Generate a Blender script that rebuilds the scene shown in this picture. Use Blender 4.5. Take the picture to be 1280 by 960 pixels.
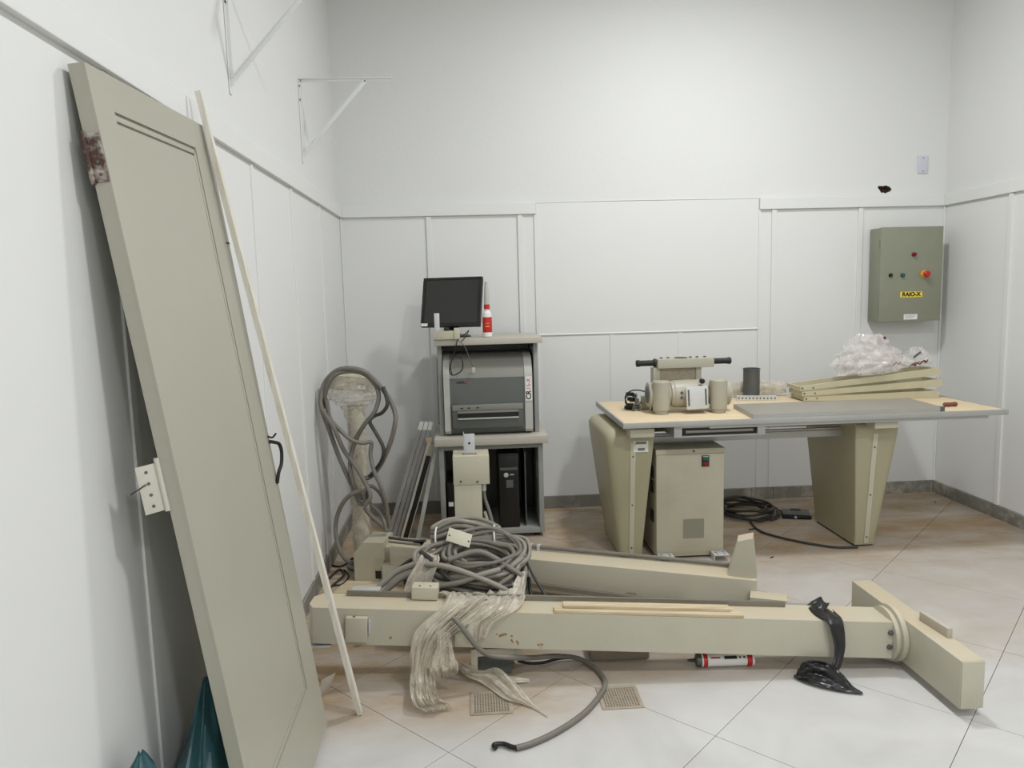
import bpy, bmesh, math, random
from mathutils import Vector, Matrix, noise

for o in list(bpy.data.objects):
    bpy.data.objects.remove(o)
SC = bpy.context.scene
COL = SC.collection
random.seed(7)

# ------------------------------------------------------------------ camera
FPX, PITCH, YAW, ROLL, CAMH = 927.8, -0.11804, 0.05692, -0.026807, 1.41
def cam_axes():
    cy, sy, cp, sp = math.cos(YAW), math.sin(YAW), math.cos(PITCH), math.sin(PITCH)
    f = Vector((sy*cp, cy*cp, sp)); r = Vector((cy, -sy, 0)); u = r.cross(f)
    cr, sr = math.cos(ROLL), math.sin(ROLL)
    return cr*r + sr*u, -sr*r + cr*u, f
CR_, CU_, CF_ = cam_axes()
cam = bpy.data.cameras.new('camera'); camo = bpy.data.objects.new('camera', cam); COL.objects.link(camo)
cam.sensor_width = 36; cam.lens = FPX/1280*36; cam.clip_start = 0.02
M = Matrix((CR_, CU_, -CF_)).transposed().to_4x4(); M.translation = (0, 0, CAMH)
camo.matrix_world = M
SC.camera = camo

# ------------------------------------------------------------------ light
SC.view_settings.view_transform = 'Standard'
SC.view_settings.look = 'None'
SC.view_settings.gamma = 1
SC.view_settings.use_curve_mapping = False
SC.view_settings.exposure = 0.0
W = bpy.data.worlds.new('world'); SC.world = W; W.use_nodes = True
W.node_tree.nodes['Background'].inputs[0].default_value = (1, 1, 1, 1)
W.node_tree.nodes['Background'].inputs[1].default_value = 0.02
CEIL = 3.5
def lamp(name, loc, power, size):
    l = bpy.data.lights.new(name, 'AREA'); l.shape = 'DISK'; l.energy = power; l.size = size   # flush round ceiling lamp facing down
    l.color = (0.985, 0.99, 1.0)
    o = bpy.data.objects.new(name, l); COL.objects.link(o); o.location = loc
for _k, (_y, _p) in enumerate(((3.22, 43), (0.92, 43), (-1.30, 38))):      # a row of three along the room
    lamp('ceiling_lamp', (1.40, _y, 3.46), _p, 0.32)

# ------------------------------------------------------------------ pixel helpers (1280x960)
def ray(u, v):
    return CF_ + (u-640)/FPX*CR_ - (v-480)/FPX*CU_
CAM = Vector((0, 0, CAMH))
def F(u, v, z=0.0):
    d = ray(u, v); return CAM + d*((z-CAMH)/d.z)
def P(u, v, y):
    d = ray(u, v); return CAM + d*(y/d.y)
def Wx(u, v, x):
    d = ray(u, v); return CAM + d*(x/d.x)
D, XL, XR, YF = 4.80, -0.786, 3.156, -2.0

# ------------------------------------------------------------------ materials
MATS = {}
def srgb(c):
    return tuple(((x/255)/12.92 if x/255 <= 0.04045 else ((x/255+0.055)/1.055)**2.4) for x in c) + (1.0,)
def mat(name, col, rough=0.6, metal=0.0, var=0.08, vscale=6.0, dirt=0.0, dirtcol=(120, 100, 75), dscale=4.0,
        bump=0.0, bscale=60.0, alpha=None, spec=0.5, trans=0.0, dust=0.0):
    if name in MATS: return MATS[name]
    m = bpy.data.materials.new(name); m.use_nodes = True; MATS[name] = m
    nt = m.node_tree; N = nt.nodes; L = nt.links
    b = N['Principled BSDF']; b.inputs['Roughness'].default_value = rough; b.inputs['Metallic'].default_value = metal
    b.inputs['Specular IOR Level'].default_value = spec
    tc = N.new('ShaderNodeNewGeometry')
    n1 = N.new('ShaderNodeTexNoise'); n1.inputs['Scale'].default_value = vscale; n1.inputs['Detail'].default_value = 5
    L.new(tc.outputs['Position'], n1.inputs['Vector'])
    c = srgb(col)
    mix = N.new('ShaderNodeMix'); mix.data_type = 'RGBA'
    mix.inputs['A'].default_value = tuple(min(1, x*(1+var)) for x in c[:3])+(1,)
    mix.inputs['B'].default_value = tuple(x*(1-var) for x in c[:3])+(1,)
    L.new(n1.outputs['Fac'], mix.inputs['Factor'])
    out = mix.outputs['Result']
    if dirt > 0:
        n2 = N.new('ShaderNodeTexNoise'); n2.inputs['Scale'].default_value = dscale; n2.inputs['Detail'].default_value = 8
        n2.inputs['Roughness'].default_value = 0.65
        L.new(tc.outputs['Position'], n2.inputs['Vector'])
        mr = N.new('ShaderNodeMapRange'); mr.inputs['From Min'].default_value = 0.48; mr.inputs['From Max'].default_value = 0.75
        mr.inputs['To Max'].default_value = dirt
        L.new(n2.outputs['Fac'], mr.inputs['Value'])
        mx = N.new('ShaderNodeMix'); mx.data_type = 'RGBA'
        L.new(mr.outputs['Result'], mx.inputs['Factor']); L.new(out, mx.inputs['A']); mx.inputs['B'].default_value = srgb(dirtcol)
        out = mx.outputs['Result']
    if dust > 0:   # settled sawdust on faces that look up
        sp = N.new('ShaderNodeSeparateXYZ'); L.new(tc.outputs['Normal'], sp.inputs[0])
        d1 = N.new('ShaderNodeMapRange'); d1.inputs['From Min'].default_value = 0.6; d1.inputs['From Max'].default_value = 0.95; d1.inputs['To Max'].default_value = dust
        L.new(sp.outputs['Z'], d1.inputs['Value'])
        d2 = N.new('ShaderNodeTexNoise'); d2.inputs['Scale'].default_value = 7; d2.inputs['Detail'].default_value = 8; L.new(tc.outputs['Position'], d2.inputs['Vector'])
        d3 = N.new('ShaderNodeMapRange'); d3.inputs['From Min'].default_value = 0.3; d3.inputs['From Max'].default_value = 0.65; d3.inputs['To Min'].default_value = 0.35
        L.new(d2.outputs['Fac'], d3.inputs['Value'])
        d4 = N.new('ShaderNodeMath'); d4.operation = 'MULTIPLY'; L.new(d1.outputs['Result'], d4.inputs[0]); L.new(d3.outputs['Result'], d4.inputs[1])
        d5 = N.new('ShaderNodeMix'); d5.data_type = 'RGBA'; L.new(d4.outputs[0], d5.inputs['Factor']); L.new(out, d5.inputs['A']); d5.inputs['B'].default_value = srgb((200, 184, 154))
        out = d5.outputs['Result']
    L.new(out, b.inputs['Base Color'])
    if bump > 0:
        n3 = N.new('ShaderNodeTexNoise'); n3.inputs['Scale'].default_value = bscale; n3.inputs['Detail'].default_value = 4
        L.new(tc.outputs['Position'], n3.inputs['Vector'])
        bp = N.new('ShaderNodeBump'); bp.inputs['Strength'].default_value = bump; bp.inputs['Distance'].default_value = 0.01
        L.new(n3.outputs['Fac'], bp.inputs['Height']); L.new(bp.outputs['Normal'], b.inputs['Normal'])
    if alpha is not None:
        b.inputs['Alpha'].default_value = alpha
    if trans: b.inputs['Transmission Weight'].default_value = trans
    return m

def wood_mat(name, col, col2, axis='X'):
    m = bpy.data.materials.new(name); m.use_nodes = True; MATS[name] = m
    nt = m.node_tree; N = nt.nodes; L = nt.links; b = N['Principled BSDF']; b.inputs['Roughness'].default_value = 0.75
    tc = N.new('ShaderNodeNewGeometry'); mp = N.new('ShaderNodeMapping')
    mp.inputs['Scale'].default_value = (2, 40, 40) if axis == 'X' else (40, 40, 2)
    L.new(tc.outputs['Position'], mp.inputs['Vector'])
    n = N.new('ShaderNodeTexNoise'); n.inputs['Scale'].default_value = 2; n.inputs['Detail'].default_value = 6
    L.new(mp.outputs['Vector'], n.inputs['Vector'])
    r = N.new('ShaderNodeValToRGB'); r.color_ramp.elements[0].position = 0.35; r.color_ramp.elements[1].position = 0.7
    r.color_ramp.elements[0].color = srgb(col); r.color_ramp.elements[1].color = srgb(col2)
    L.new(n.outputs['Fac'], r.inputs['Fac']); L.new(r.outputs['Color'], b.inputs['Base Color'])
    return m

def tile_mat():
    m = bpy.data.materials.new('porcelain_tile'); m.use_nodes = True; MATS['tile'] = m
    nt = m.node_tree; N = nt.nodes; L = nt.links; b = N['Principled BSDF']
    g = N.new('ShaderNodeNewGeometry')
    n1 = N.new('ShaderNodeTexNoise'); n1.inputs['Scale'].default_value = 2.2; n1.inputs['Detail'].default_value = 7; n1.inputs['Distortion'].default_value = 1.5
    L.new(g.outputs['Position'], n1.inputs['Vector'])
    r = N.new('ShaderNodeValToRGB'); r.color_ramp.elements[0].position = 0.3; r.color_ramp.elements[1].position = 0.7
    r.color_ramp.elements[0].color = srgb((192, 191, 188)); r.color_ramp.elements[1].color = srgb((208, 207, 205))
    L.new(n1.outputs['Fac'], r.inputs['Fac'])
    # dust: settled sawdust, thicker towards the back of the room and round the dismantled parts
    sep = N.new('ShaderNodeSeparateXYZ'); L.new(g.outputs['Position'], sep.inputs['Vector'])
    def mrange(src, a, b_, lo, hi):
        q = N.new('ShaderNodeMapRange'); q.interpolation_type = 'SMOOTHSTEP'
        q.inputs['From Min'].default_value = a; q.inputs['From Max'].default_value = b_
        q.inputs['To Min'].default_value = lo; q.inputs['To Max'].default_value = hi
        L.new(src, q.inputs['Value']); return q.outputs['Result']
    def math_(op, x, y):
        q = N.new('ShaderNodeMath'); q.operation = op; q.use_clamp = True
        for i, s in enumerate((x, y)):
            if isinstance(s, (int, float)): q.inputs[i].default_value = s
            else: L.new(s, q.inputs[i])
        return q.outputs[0]
    back = mrange(sep.outputs['Y'], 2.95, 4.0, 0.0, 0.98)
    leftz = math_('MULTIPLY', mrange(sep.outputs['X'], 0.05, 0.75, 1.0, 0.0), mrange(sep.outputs['Y'], 2.15, 2.5, 0.0, 1.0))
    mid = math_('MULTIPLY', mrange(sep.outputs['X'], 0.6, 1.7, 0.7, 0.4), mrange(sep.outputs['Y'], 2.42, 2.6, 0.0, 1.0))
    zone = math_('MAXIMUM', math_('MAXIMUM', back, leftz), mid)
    n2 = N.new('ShaderNodeTexNoise'); n2.inputs['Scale'].default_value = 3.0; n2.inputs['Detail'].default_value = 10; n2.inputs['Roughness'].default_value = 0.7
    mp = N.new('ShaderNodeMapping'); mp.inputs['Scale'].default_value = (0.7, 1.5, 1)
    L.new(g.outputs['Position'], mp.inputs['Vector']); L.new(mp.outputs['Vector'], n2.inputs['Vector'])
    nzf = mrange(n2.outputs['Fac'], 0.3, 0.66, 0.42, 1.0)
    fac = math_('MULTIPLY', zone, nzf)
    light = mrange(n2.outputs['Fac'], 0.5, 0.8, 0.0, 0.22)
    fac = math_('MAXIMUM', fac, light)
    mx = N.new('ShaderNodeMix'); mx.data_type = 'RGBA'
    L.new(fac, mx.inputs['Factor']); L.new(r.outputs['Color'], mx.inputs['A']); mx.inputs['B'].default_value = srgb((166, 141, 108))
    L.new(mx.outputs['Result'], b.inputs['Base Color'])
    ro = N.new('ShaderNodeMapRange'); ro.inputs['To Min'].default_value = 0.38; ro.inputs['To Max'].default_value = 0.8
    L.new(fac, ro.inputs['Value']); L.new(ro.outputs['Result'], b.inputs['Roughness'])
    return m

def film_mat(name, col, mixfac, rough=0.3):
    m = bpy.data.materials.new(name); m.use_nodes = True; MATS[name] = m
    nt = m.node_tree; N = nt.nodes; L = nt.links; b = N['Principled BSDF']
    b.inputs['Base Color'].default_value = srgb(col); b.inputs['Roughness'].default_value = rough
    t = N.new('ShaderNodeBsdfTransparent'); mx = N.new('ShaderNodeMixShader')
    n = N.new('ShaderNodeTexNoise'); n.inputs['Scale'].default_value = 25; n.inputs['Detail'].default_value = 4
    g = N.new('ShaderNodeNewGeometry'); L.new(g.outputs['Position'], n.inputs['Vector'])
    mr = N.new('ShaderNodeMapRange'); mr.inputs['From Min'].default_value = 0.3; mr.inputs['From Max'].default_value = 0.7
    mr.inputs['To Min'].default_value = max(0, mixfac-0.18); mr.inputs['To Max'].default_value = min(1, mixfac+0.18)
    L.new(n.outputs['Fac'], mr.inputs['Value']); L.new(mr.outputs['Result'], mx.inputs['Fac'])
    L.new(t.outputs[0], mx.inputs[1]); L.new(b.outputs[0], mx.inputs[2])
    L.new(mx.outputs[0], N['Material Output'].inputs['Surface'])
    return m

PAINT = mat('white_wall_paint', (224, 225, 223), 0.75, var=0.02, vscale=1.5, bump=0.15, bscale=35)
PANELP = mat('white_panel_paint', (226, 227, 225), 0.5, var=0.015, vscale=2, bump=0.06, bscale=20)
STONE = mat('grey_stone_skirting', (128, 126, 118), 0.6, var=0.25, vscale=9, dirt=1.1, dirtcol=(190, 186, 176), dscale=7)
TILE = tile_mat()
GROUT = mat('grout', (112, 106, 96), 0.9)
CREAM = mat('cream_enamel', (188, 183, 162), 0.42, var=0.05, vscale=5, dirt=0.25, dirtcol=(150, 136, 108), dscale=5)
CREAM2 = mat('dusty_cream_enamel', (192, 188, 170), 0.5, var=0.05, vscale=5, dirt=0.2, dirtcol=(172, 156, 128), dscale=6, dust=0.8)
CREAMW = mat('pale_cream_enamel', (196, 192, 172), 0.45, var=0.04, dirt=0.15, dirtcol=(160, 140, 110), dust=0.4)
LEGC = mat('olive_cream_fibreglass', (172, 166, 138), 0.4, var=0.05, vscale=3, dirt=0.2, dirtcol=(140, 128, 96))
TUBEM = mat('grey_cream_enamel', (176, 172, 156), 0.38, var=0.04, dirt=0.12, dirtcol=(150, 136, 112))
GREYGREEN = mat('grey_green_enamel', (138, 140, 122), 0.45, var=0.03, dirt=0.12, dirtcol=(175, 172, 160), dscale=8)
DOORP = mat('door_grey_beige_paint', (170, 168, 153), 0.38, var=0.03, vscale=3, dirt=0.12, dirtcol=(206, 200, 186), dscale=3)
CHIPB = wood_mat('chipboard', (214, 194, 158), (226, 208, 175))
PALEWOOD = wood_mat('pale_wood', (208, 194, 164), (186, 168, 136))
STICK = wood_mat('worn_painted_wood', (224, 221, 211), (204, 196, 180), 'Z')
SLAT = mat('olive_cream_painted_wood', (194, 188, 160), 0.5, var=0.06, vscale=8, dirt=0.3, dirtcol=(172, 164, 134))
ALU = mat('dull_aluminium', (178, 178, 174), 0.4, metal=0.35, var=0.06, dirt=0.2, dirtcol=(120, 118, 110))
STEEL = mat('worn_steel', (140, 136, 126), 0.45, metal=0.6, var=0.12, dirt=0.3, dirtcol=(110, 92, 70))
GALV = mat('galvanised_sheet', (206, 208, 208), 0.4, metal=0.25, var=0.06, vscale=20)
TROL = mat('grey_laminate', (152, 155, 152), 0.5, var=0.03, dirt=0.12, dirtcol=(178, 174, 160))
TROLTOP = mat('cream_laminate_top', (186, 181, 168), 0.5, var=0.04, dirt=0.3, dirtcol=(178, 160, 132))
GREYB = mat('grey_laminate_board', (150, 145, 134), 0.55, var=0.05, dirt=0.25, dirtcol=(172, 160, 140))
DKGREY = mat('dark_grey_plastic', (92, 96, 92), 0.35, var=0.03)
MIDGREY = mat('mid_grey_plastic', (134, 134, 126), 0.4, var=0.03)
LTGREY = mat('light_grey_plastic', (184, 184, 178), 0.4, var=0.03)
BARG = mat('grey_anodised_bar', (150, 148, 146), 0.45, var=0.05)
BLACK = mat('black_plastic', (20, 20, 20), 0.4, var=0.1)
SCREEN = mat('screen_glass', (44, 43, 43), 0.28, var=0.02)
RUBBER = mat('black_rubber', (26, 26, 25), 0.6, var=0.1)
CABLE = mat('grey_cable', (116, 112, 104), 0.5, var=0.1, vscale=20, dirt=0.3, dirtcol=(150, 138, 118), dscale=9)
CABLED = mat('dark_cable', (58, 56, 52), 0.5, var=0.12, vscale=20, dirt=0.2, dirtcol=(110, 100, 86))
CABLEL = mat('light_grey_cable', (142, 138, 128), 0.5, var=0.1, vscale=20, dirt=0.35, dirtcol=(168, 152, 126), dscale=9)
FILM = film_mat('dusty_plastic_film', (222, 214, 198), 0.50, 0.3)
CLEAR = film_mat('clear_plastic_film', (236, 230, 226), 0.26, 0.10)
WRAP = film_mat('stretch_wrap', (228, 220, 204), 0.36, 0.2)
TEAL = mat('teal_plastic_bag', (52, 92, 98), 0.32, var=0.15, vscale=5)
BLKBAG = mat('black_plastic_bag', (30, 30, 30), 0.3, var=0.2)
WHITE = mat('white_print', (232, 232, 228), 0.5, var=0.02)
PLATEW = mat('cool_white_plastic', (206, 208, 220), 0.4, var=0.02)
RED = mat('red_plastic', (190, 34, 32), 0.35)
REDD = mat('dark_red_lens', (120, 18, 26), 0.25)
GREEN = mat('green_lens', (24, 92, 74), 0.25)
YELLOW = mat('yellow_label', (236, 214, 70), 0.5)
AMBER = mat('amber_plastic', (226, 160, 40), 0.4)
INK = mat('black_ink', (14, 14, 14), 0.6)
REDINK = mat('red_ink', (186, 70, 70), 0.6)
GREYINK = mat('grey_ink', (120, 120, 118), 0.6)
RUST = mat('rusty_hinge_metal', (78, 54, 46), 0.65, metal=0.1, var=0.35, vscale=60, dirt=1.3, dirtcol=(204, 196, 186), dscale=26)
HINGE = mat('painted_hinge_metal', (200, 197, 184), 0.5, var=0.06)
IRON = mat('black_iron', (52, 48, 44), 0.5, metal=0.5)
BRICK = mat('broken_masonry', (96, 78, 66), 0.95, var=0.3, vscale=40, bump=0.6, bscale=80)
DARKMET = mat('dark_tin', (98, 100, 98), 0.45, metal=0.5, var=0.15, vscale=14)
DRAIN = mat('grimy_drain_metal', (176, 166, 150), 0.5, metal=0.3, var=0.25, vscale=30, dirt=0.6, dirtcol=(186, 164, 136), dscale=18)
DRAINHOLE = mat('drain_dirt', (92, 80, 70), 0.9, var=0.2, vscale=40)
DEBRIS = mat('dark_debris', (60, 50, 42), 0.8)
PAPER = mat('white_card', (220, 218, 210), 0.7, var=0.03)
OFFC = mat('grey_weathered_wood', (186, 178, 164), .8, var=.1, vscale=30)
CONC = mat('dusty_concrete', (150, 138, 122), 0.9, var=0.12, vscale=20, bump=0.3)
BROWNP = mat('brown_rubber_grip', (122, 70, 54), 0.6)
MESHW = mat('woven_wrap', (150, 140, 122), 0.6, var=0.3, vscale=40)

# ------------------------------------------------------------------ mesh helpers
class B:
    def __init__(s): s.bm = bmesh.new(); s.round = False
    def _xf(s, verts, mtx):
        if mtx is not None: bmesh.ops.transform(s.bm, matrix=mtx, verts=verts)
    def box(s, x0, x1, y0, y1, z0, z1, bev=0.0, mtx=None):
        q = bmesh.new()
        r = bmesh.ops.create_cube(q, size=1)
        for v in r['verts']:
            v.co = Vector(((x0+x1)/2+v.co.x*(x1-x0), (y0+y1)/2+v.co.y*(y1-y0), (z0+z1)/2+v.co.z*(z1-z0)))
        if bev > 0:
            bmesh.ops.bevel(q, geom=list(q.edges), offset=bev, segments=2, profile=0.6, affect='EDGES')
        if mtx is not None: bmesh.ops.transform(q, matrix=mtx, verts=list(q.verts))
        s.join(q); return s
    def join(s, q):
        me = bpy.data.meshes.new('tmp'); q.to_mesh(me); q.free(); s.bm.from_mesh(me); bpy.data.meshes.remove(me)
    def frame(s, p0, p1, side, half_w, half_t, bev=0.0):
        """bar from p0 to p1; side = direction of half_w"""
        p0, p1 = Vector(p0), Vector(p1); a = (p1-p0); L = a.length; a.normalize()
        sd = Vector(side); sd = (sd - a*sd.dot(a)).normalized(); t = a.cross(sd)
        m = Matrix((a, sd, t)).transposed().to_4x4(); m.translation = p0
        return s.box(0, L, -half_w, half_w, -half_t, half_t, bev, m)
    def cyl(s, p0, p1, r0, r1=None, seg=20, cap=True):
        s.round = True
        r1 = r0 if r1 is None else r1
        p0, p1 = Vector(p0), Vector(p1); a = (p1-p0).normalized()
        x = a.orthogonal().normalized(); y = a.cross(x)
        rings = []
        for p, r in ((p0, r0), (p1, r1)):
            rings.append([s.bm.verts.new(p + x*r*math.cos(2*math.pi*i/seg) + y*r*math.sin(2*math.pi*i/seg)) for i in range(seg)])
        for i in range(seg):
            j = (i+1) % seg
            s.bm.faces.new((rings[0][i], rings[0][j], rings[1][j], rings[1][i]))
        if cap:
            s.bm.faces.new(rings[0][::-1]); s.bm.faces.new(rings[1])
        return s
    def lathe(s, base, prof, axis=(0, 0, 1), seg=24, close=True):
        base = Vector(base); a = Vector(axis).normalized(); x = a.orthogonal().normalized(); y = a.cross(x)
        rings = [[s.bm.verts.new(base + a*h + x*r*math.cos(2*math.pi*i/seg) + y*r*math.sin(2*math.pi*i/seg)) for i in range(seg)] for r, h in prof]
        for k in range(len(rings)-1):
            for i in range(seg):
                j = (i+1) % seg
                s.bm.faces.new((rings[k][i], rings[k][j], rings[k+1][j], rings[k+1][i]))
        if close:
            s.bm.faces.new(rings[0][::-1]); s.bm.faces.new(rings[-1])
        return s
    def tube(s, pts, r, seg=8, closed=False, sub=6, smooth=True):
        s.round = True
        pts = [Vector(p) for p in pts]
        if smooth and len(pts) > 2: pts = spline(pts, sub, closed)
        n = len(pts); prev = None; rings = []
        for i in range(n):
            a = pts[(i+1) % n] - pts[i-1] if (closed or 0 < i < n-1) else (pts[1]-pts[0] if i == 0 else pts[-1]-pts[-2])
            if a.length < 1e-9: a = Vector((0, 0, 1))
            a.normalize()
            if prev is None: x = a.orthogonal().normalized()
            else:
                x = prev - a*prev.dot(a)
                x = x.normalized() if x.length > 1e-6 else a.orthogonal().normalized()
            prev = x; y = a.cross(x)
            rr = r(i/(n-1)) if callable(r) else r
            rings.append([s.bm.verts.new(pts[i] + x*rr*math.cos(2*math.pi*k/seg) + y*rr*math.sin(2*math.pi*k/seg)) for k in range(seg)])
        for i in range(n if closed else n-1):
            A, C = rings[i], rings[(i+1) % n]
            for k in range(seg):
                l = (k+1) % seg
                s.bm.faces.new((A[k], A[l], C[l], C[k]))
        if not closed:
            s.bm.faces.new(rings[0][::-1]); s.bm.faces.new(rings[-1])
        return s
    def prism(s, poly, vec):
        """closed polygon of points extruded by vec"""
        vec = Vector(vec); a = [s.bm.verts.new(Vector(p)) for p in poly]; b = [s.bm.verts.new(Vector(p)+vec) for p in poly]
        n = len(a)
        s.bm.faces.new(a[::-1]); s.bm.faces.new(b)
        for i in range(n):
            j = (i+1) % n
            s.bm.faces.new((a[i], a[j], b[j], b[i]))
        return s
    def loft(s, rings, cap=True):
        R = [[s.bm.verts.new(Vector(p)) for p in r] for r in rings]
        n = len(R[0])
        for k in range(len(R)-1):
            for i in range(n):
                j = (i+1) % n
                s.bm.faces.new((R[k][i], R[k][j], R[k+1][j], R[k+1][i]))
        if cap:
            s.bm.faces.new(R[0][::-1]); s.bm.faces.new(R[-1])
        return s
    def sheet(s, grid, thick=0.0012):
        """open grid of points -> thin solid sheet"""
        q = bmesh.new(); m = len(grid); n = len(grid[0])
        V = [[q.verts.new(Vector(p)) for p in r] for r in grid]
        for i in range(m-1):
            for j in range(n-1):
                q.faces.new((V[i][j], V[i][j+1], V[i+1][j+1], V[i+1][j]))
        bmesh.ops.recalc_face_normals(q, faces=q.faces[:]); q.normal_update()
        off = {v: v.co - v.normal*thick for v in q.verts}                 # second skin a film thickness behind
        W_ = [[q.verts.new(off[v]) for v in r] for r in V]
        for i in range(m-1):
            for j in range(n-1):
                q.faces.new((W_[i][j], W_[i+1][j], W_[i+1][j+1], W_[i][j+1]))
        rim = [(i, 0) for i in range(m)] + [(m-1, j) for j in range(1, n)] + [(i, n-1) for i in range(m-2, -1, -1)] + [(0, j) for j in range(n-2, 0, -1)]
        for (a, c), (d, e) in zip(rim, rim[1:]+rim[:1]):
            q.faces.new((V[a][c], V[d][e], W_[d][e], W_[a][c]))
        s.join(q); return s

def spline(pts, sub=6, closed=False):
    out = []; n = len(pts)
    rng = range(n if closed else n-1)
    for i in rng:
        p1, p2 = pts[i], pts[(i+1) % n]
        p0 = pts[i-1] if (closed or i > 0) else p1*2-p2
        p3 = pts[(i+2) % n] if (closed or i+2 < n) else p2*2-p1
        for k in range(sub):
            t = k/sub
            out.append(0.5*((2*p1) + (p2-p0)*t + (2*p0-5*p1+4*p2-p3)*t*t + (3*p1-p0-3*p2+p3)*t**3))
    if not closed: out.append(pts[-1].copy())
    return out

def finish(name, b, material, flat=False, angle=0.45):
    bm = b.bm
    bmesh.ops.recalc_face_normals(bm, faces=bm.faces[:])
    me = bpy.data.meshes.new(name); bm.to_mesh(me); bm.free()
    me.materials.append(material)
    if not flat:
        me.polygons.foreach_set('use_smooth', [True]*len(me.polygons))
        me.set_sharp_from_angle(angle=1.25 if b.round else angle)
    return me

def part(name, b, material, parent, label=None, flat=False, angle=0.45):
    """child mesh; geometry is given in world coordinates"""
    me = finish(name, b, material, flat, angle)
    o = bpy.data.objects.new(name, me); COL.objects.link(o)
    mw = WORLD[parent.name]
    me.transform(mw.inverted())
    o.parent = parent; WORLD[o.name] = mw.copy()
    if label: o['label'] = label
    return o
WORLD = {}
def tag(o, label, cat, group=None):
    o['label'] = label; o['category'] = cat
    if group: o['group'] = group
    return o
def thing(name, label, cat, loc=(0, 0, 0), group=None):
    o = bpy.data.objects.new(name, None); COL.objects.link(o); o.empty_display_size = 0.05
    o.location = loc; WORLD[o.name] = Matrix.Translation(Vector(loc))
    return tag(o, label, cat, group)
def solo(name, b, material, label, cat, group=None, flat=False, angle=0.45):
    """a thing that is one mesh: origin at the centre of its base"""
    me = finish(name, b, material, flat, angle)
    xs = [v.co for v in me.vertices]
    c = Vector(((min(v.x for v in xs)+max(v.x for v in xs))/2, (min(v.y for v in xs)+max(v.y for v in xs))/2, min(v.z for v in xs)))
    me.transform(Matrix.Translation(-c))
    o = bpy.data.objects.new(name, me); COL.objects.link(o); o.location = c; WORLD[o.name] = Matrix.Translation(c)
    return tag(o, label, cat, group)
def struct(name, b, material, parent=None, label=None, flat=True):
    me = finish(name, b, material, flat)
    o = bpy.data.objects.new(name, me); COL.objects.link(o); WORLD[o.name] = Matrix.Identity(4)
    o['kind'] = 'structure'
    if label: o['label'] = label
    if parent: o.parent = parent
    return o
def textmesh(txt, size, mtx, extrude=0.0004, bold=0.0, align='CENTER'):
    c = bpy.data.curves.new('txt', 'FONT'); c.body = txt; c.size = size; c.extrude = extrude; c.offset = bold
    c.align_x = align; c.align_y = 'CENTER'
    o = bpy.data.objects.new('txt', c); COL.objects.link(o)
    dg = bpy.context.evaluated_depsgraph_get()
    me = bpy.data.meshes.new_from_object(o.evaluated_get(dg))
    bpy.data.objects.remove(o); bpy.data.curves.remove(c)
    b = B(); b.bm.from_mesh(me); bpy.data.meshes.remove(me)
    bmesh.ops.transform(b.bm, matrix=mtx, verts=list(b.bm.verts))
    return b
def basis(o, x, y, z):
    m = Matrix((Vector(x), Vector(y), Vector(z))).transposed().to_4x4(); m.translation = Vector(o); return m
def nz(p, s, seed=0):
    return noise.noise(Vector(p)*s + Vector((seed*7.3, seed*3.1, seed*5.7)))
def ridge(p, s, seed=0):
    return 1-abs(nz(p, s, seed))*2

# ================================================================== SETTING
FLOORZ = 0.0
b = B(); b.box(XL-0.15, XR+0.15, YF-0.15, D+0.15, -0.12, -0.004)
floor = struct('floor', b, GROUT, label='floor of pale grey diagonal tiles under dust')
# diagonal 60 cm tiles
def clip(poly, xmin, xmax, ymin, ymax):
    def cut(pl, inside, inter):
        out = []
        for i in range(len(pl)):
            a, c = pl[i-1], pl[i]
            if inside(c):
                if not inside(a): out.append(inter(a, c))
                out.append(c)
            elif inside(a): out.append(inter(a, c))
        return out
    def ix(x): return lambda a, c: (x, a[1]+(c[1]-a[1])*(x-a[0])/(c[0]-a[0]))
    def iy(y): return lambda a, c: (a[0]+(c[0]-a[0])*(y-a[1])/(c[1]-a[1]), y)
    for ins, it in ((lambda p: p[0] >= xmin, ix(xmin)), (lambda p: p[0] <= xmax, ix(xmax)),
                    (lambda p: p[1] >= ymin, iy(ymin)), (lambda p: p[1] <= ymax, iy(ymax))):
        if not poly: return poly
        poly = cut(poly, ins, it)
    return poly
DIAG = 0.8485; H2 = DIAG/2 - 0.0016
for j in range(-11, 9):
    for i in range(-3, 6):
        cx = -0.105 + DIAG*i + (DIAG/2 if j % 2 else 0) + DIAG/2; cy = 2.177 + DIAG/2*j
        pl = clip([(cx-H2, cy), (cx, cy-H2), (cx+H2, cy), (cx, cy+H2)], XL, XR, YF, D)
        if len(pl) < 3: continue
        ar = abs(sum(pl[k-1][0]*pl[k][1]-pl[k][0]*pl[k-1][1] for k in range(len(pl))))/2
        if ar < 0.002: continue
        b = B(); b.prism([(x, y, -0.006) for x, y in pl], (0, 0, 0.006))
        me = finish('tile', b, TILE, flat=True)
        o = bpy.data.objects.new('tile', me); COL.objects.link(o); o.parent = floor; WORLD[o.name] = Matrix.Identity(4)

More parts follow.
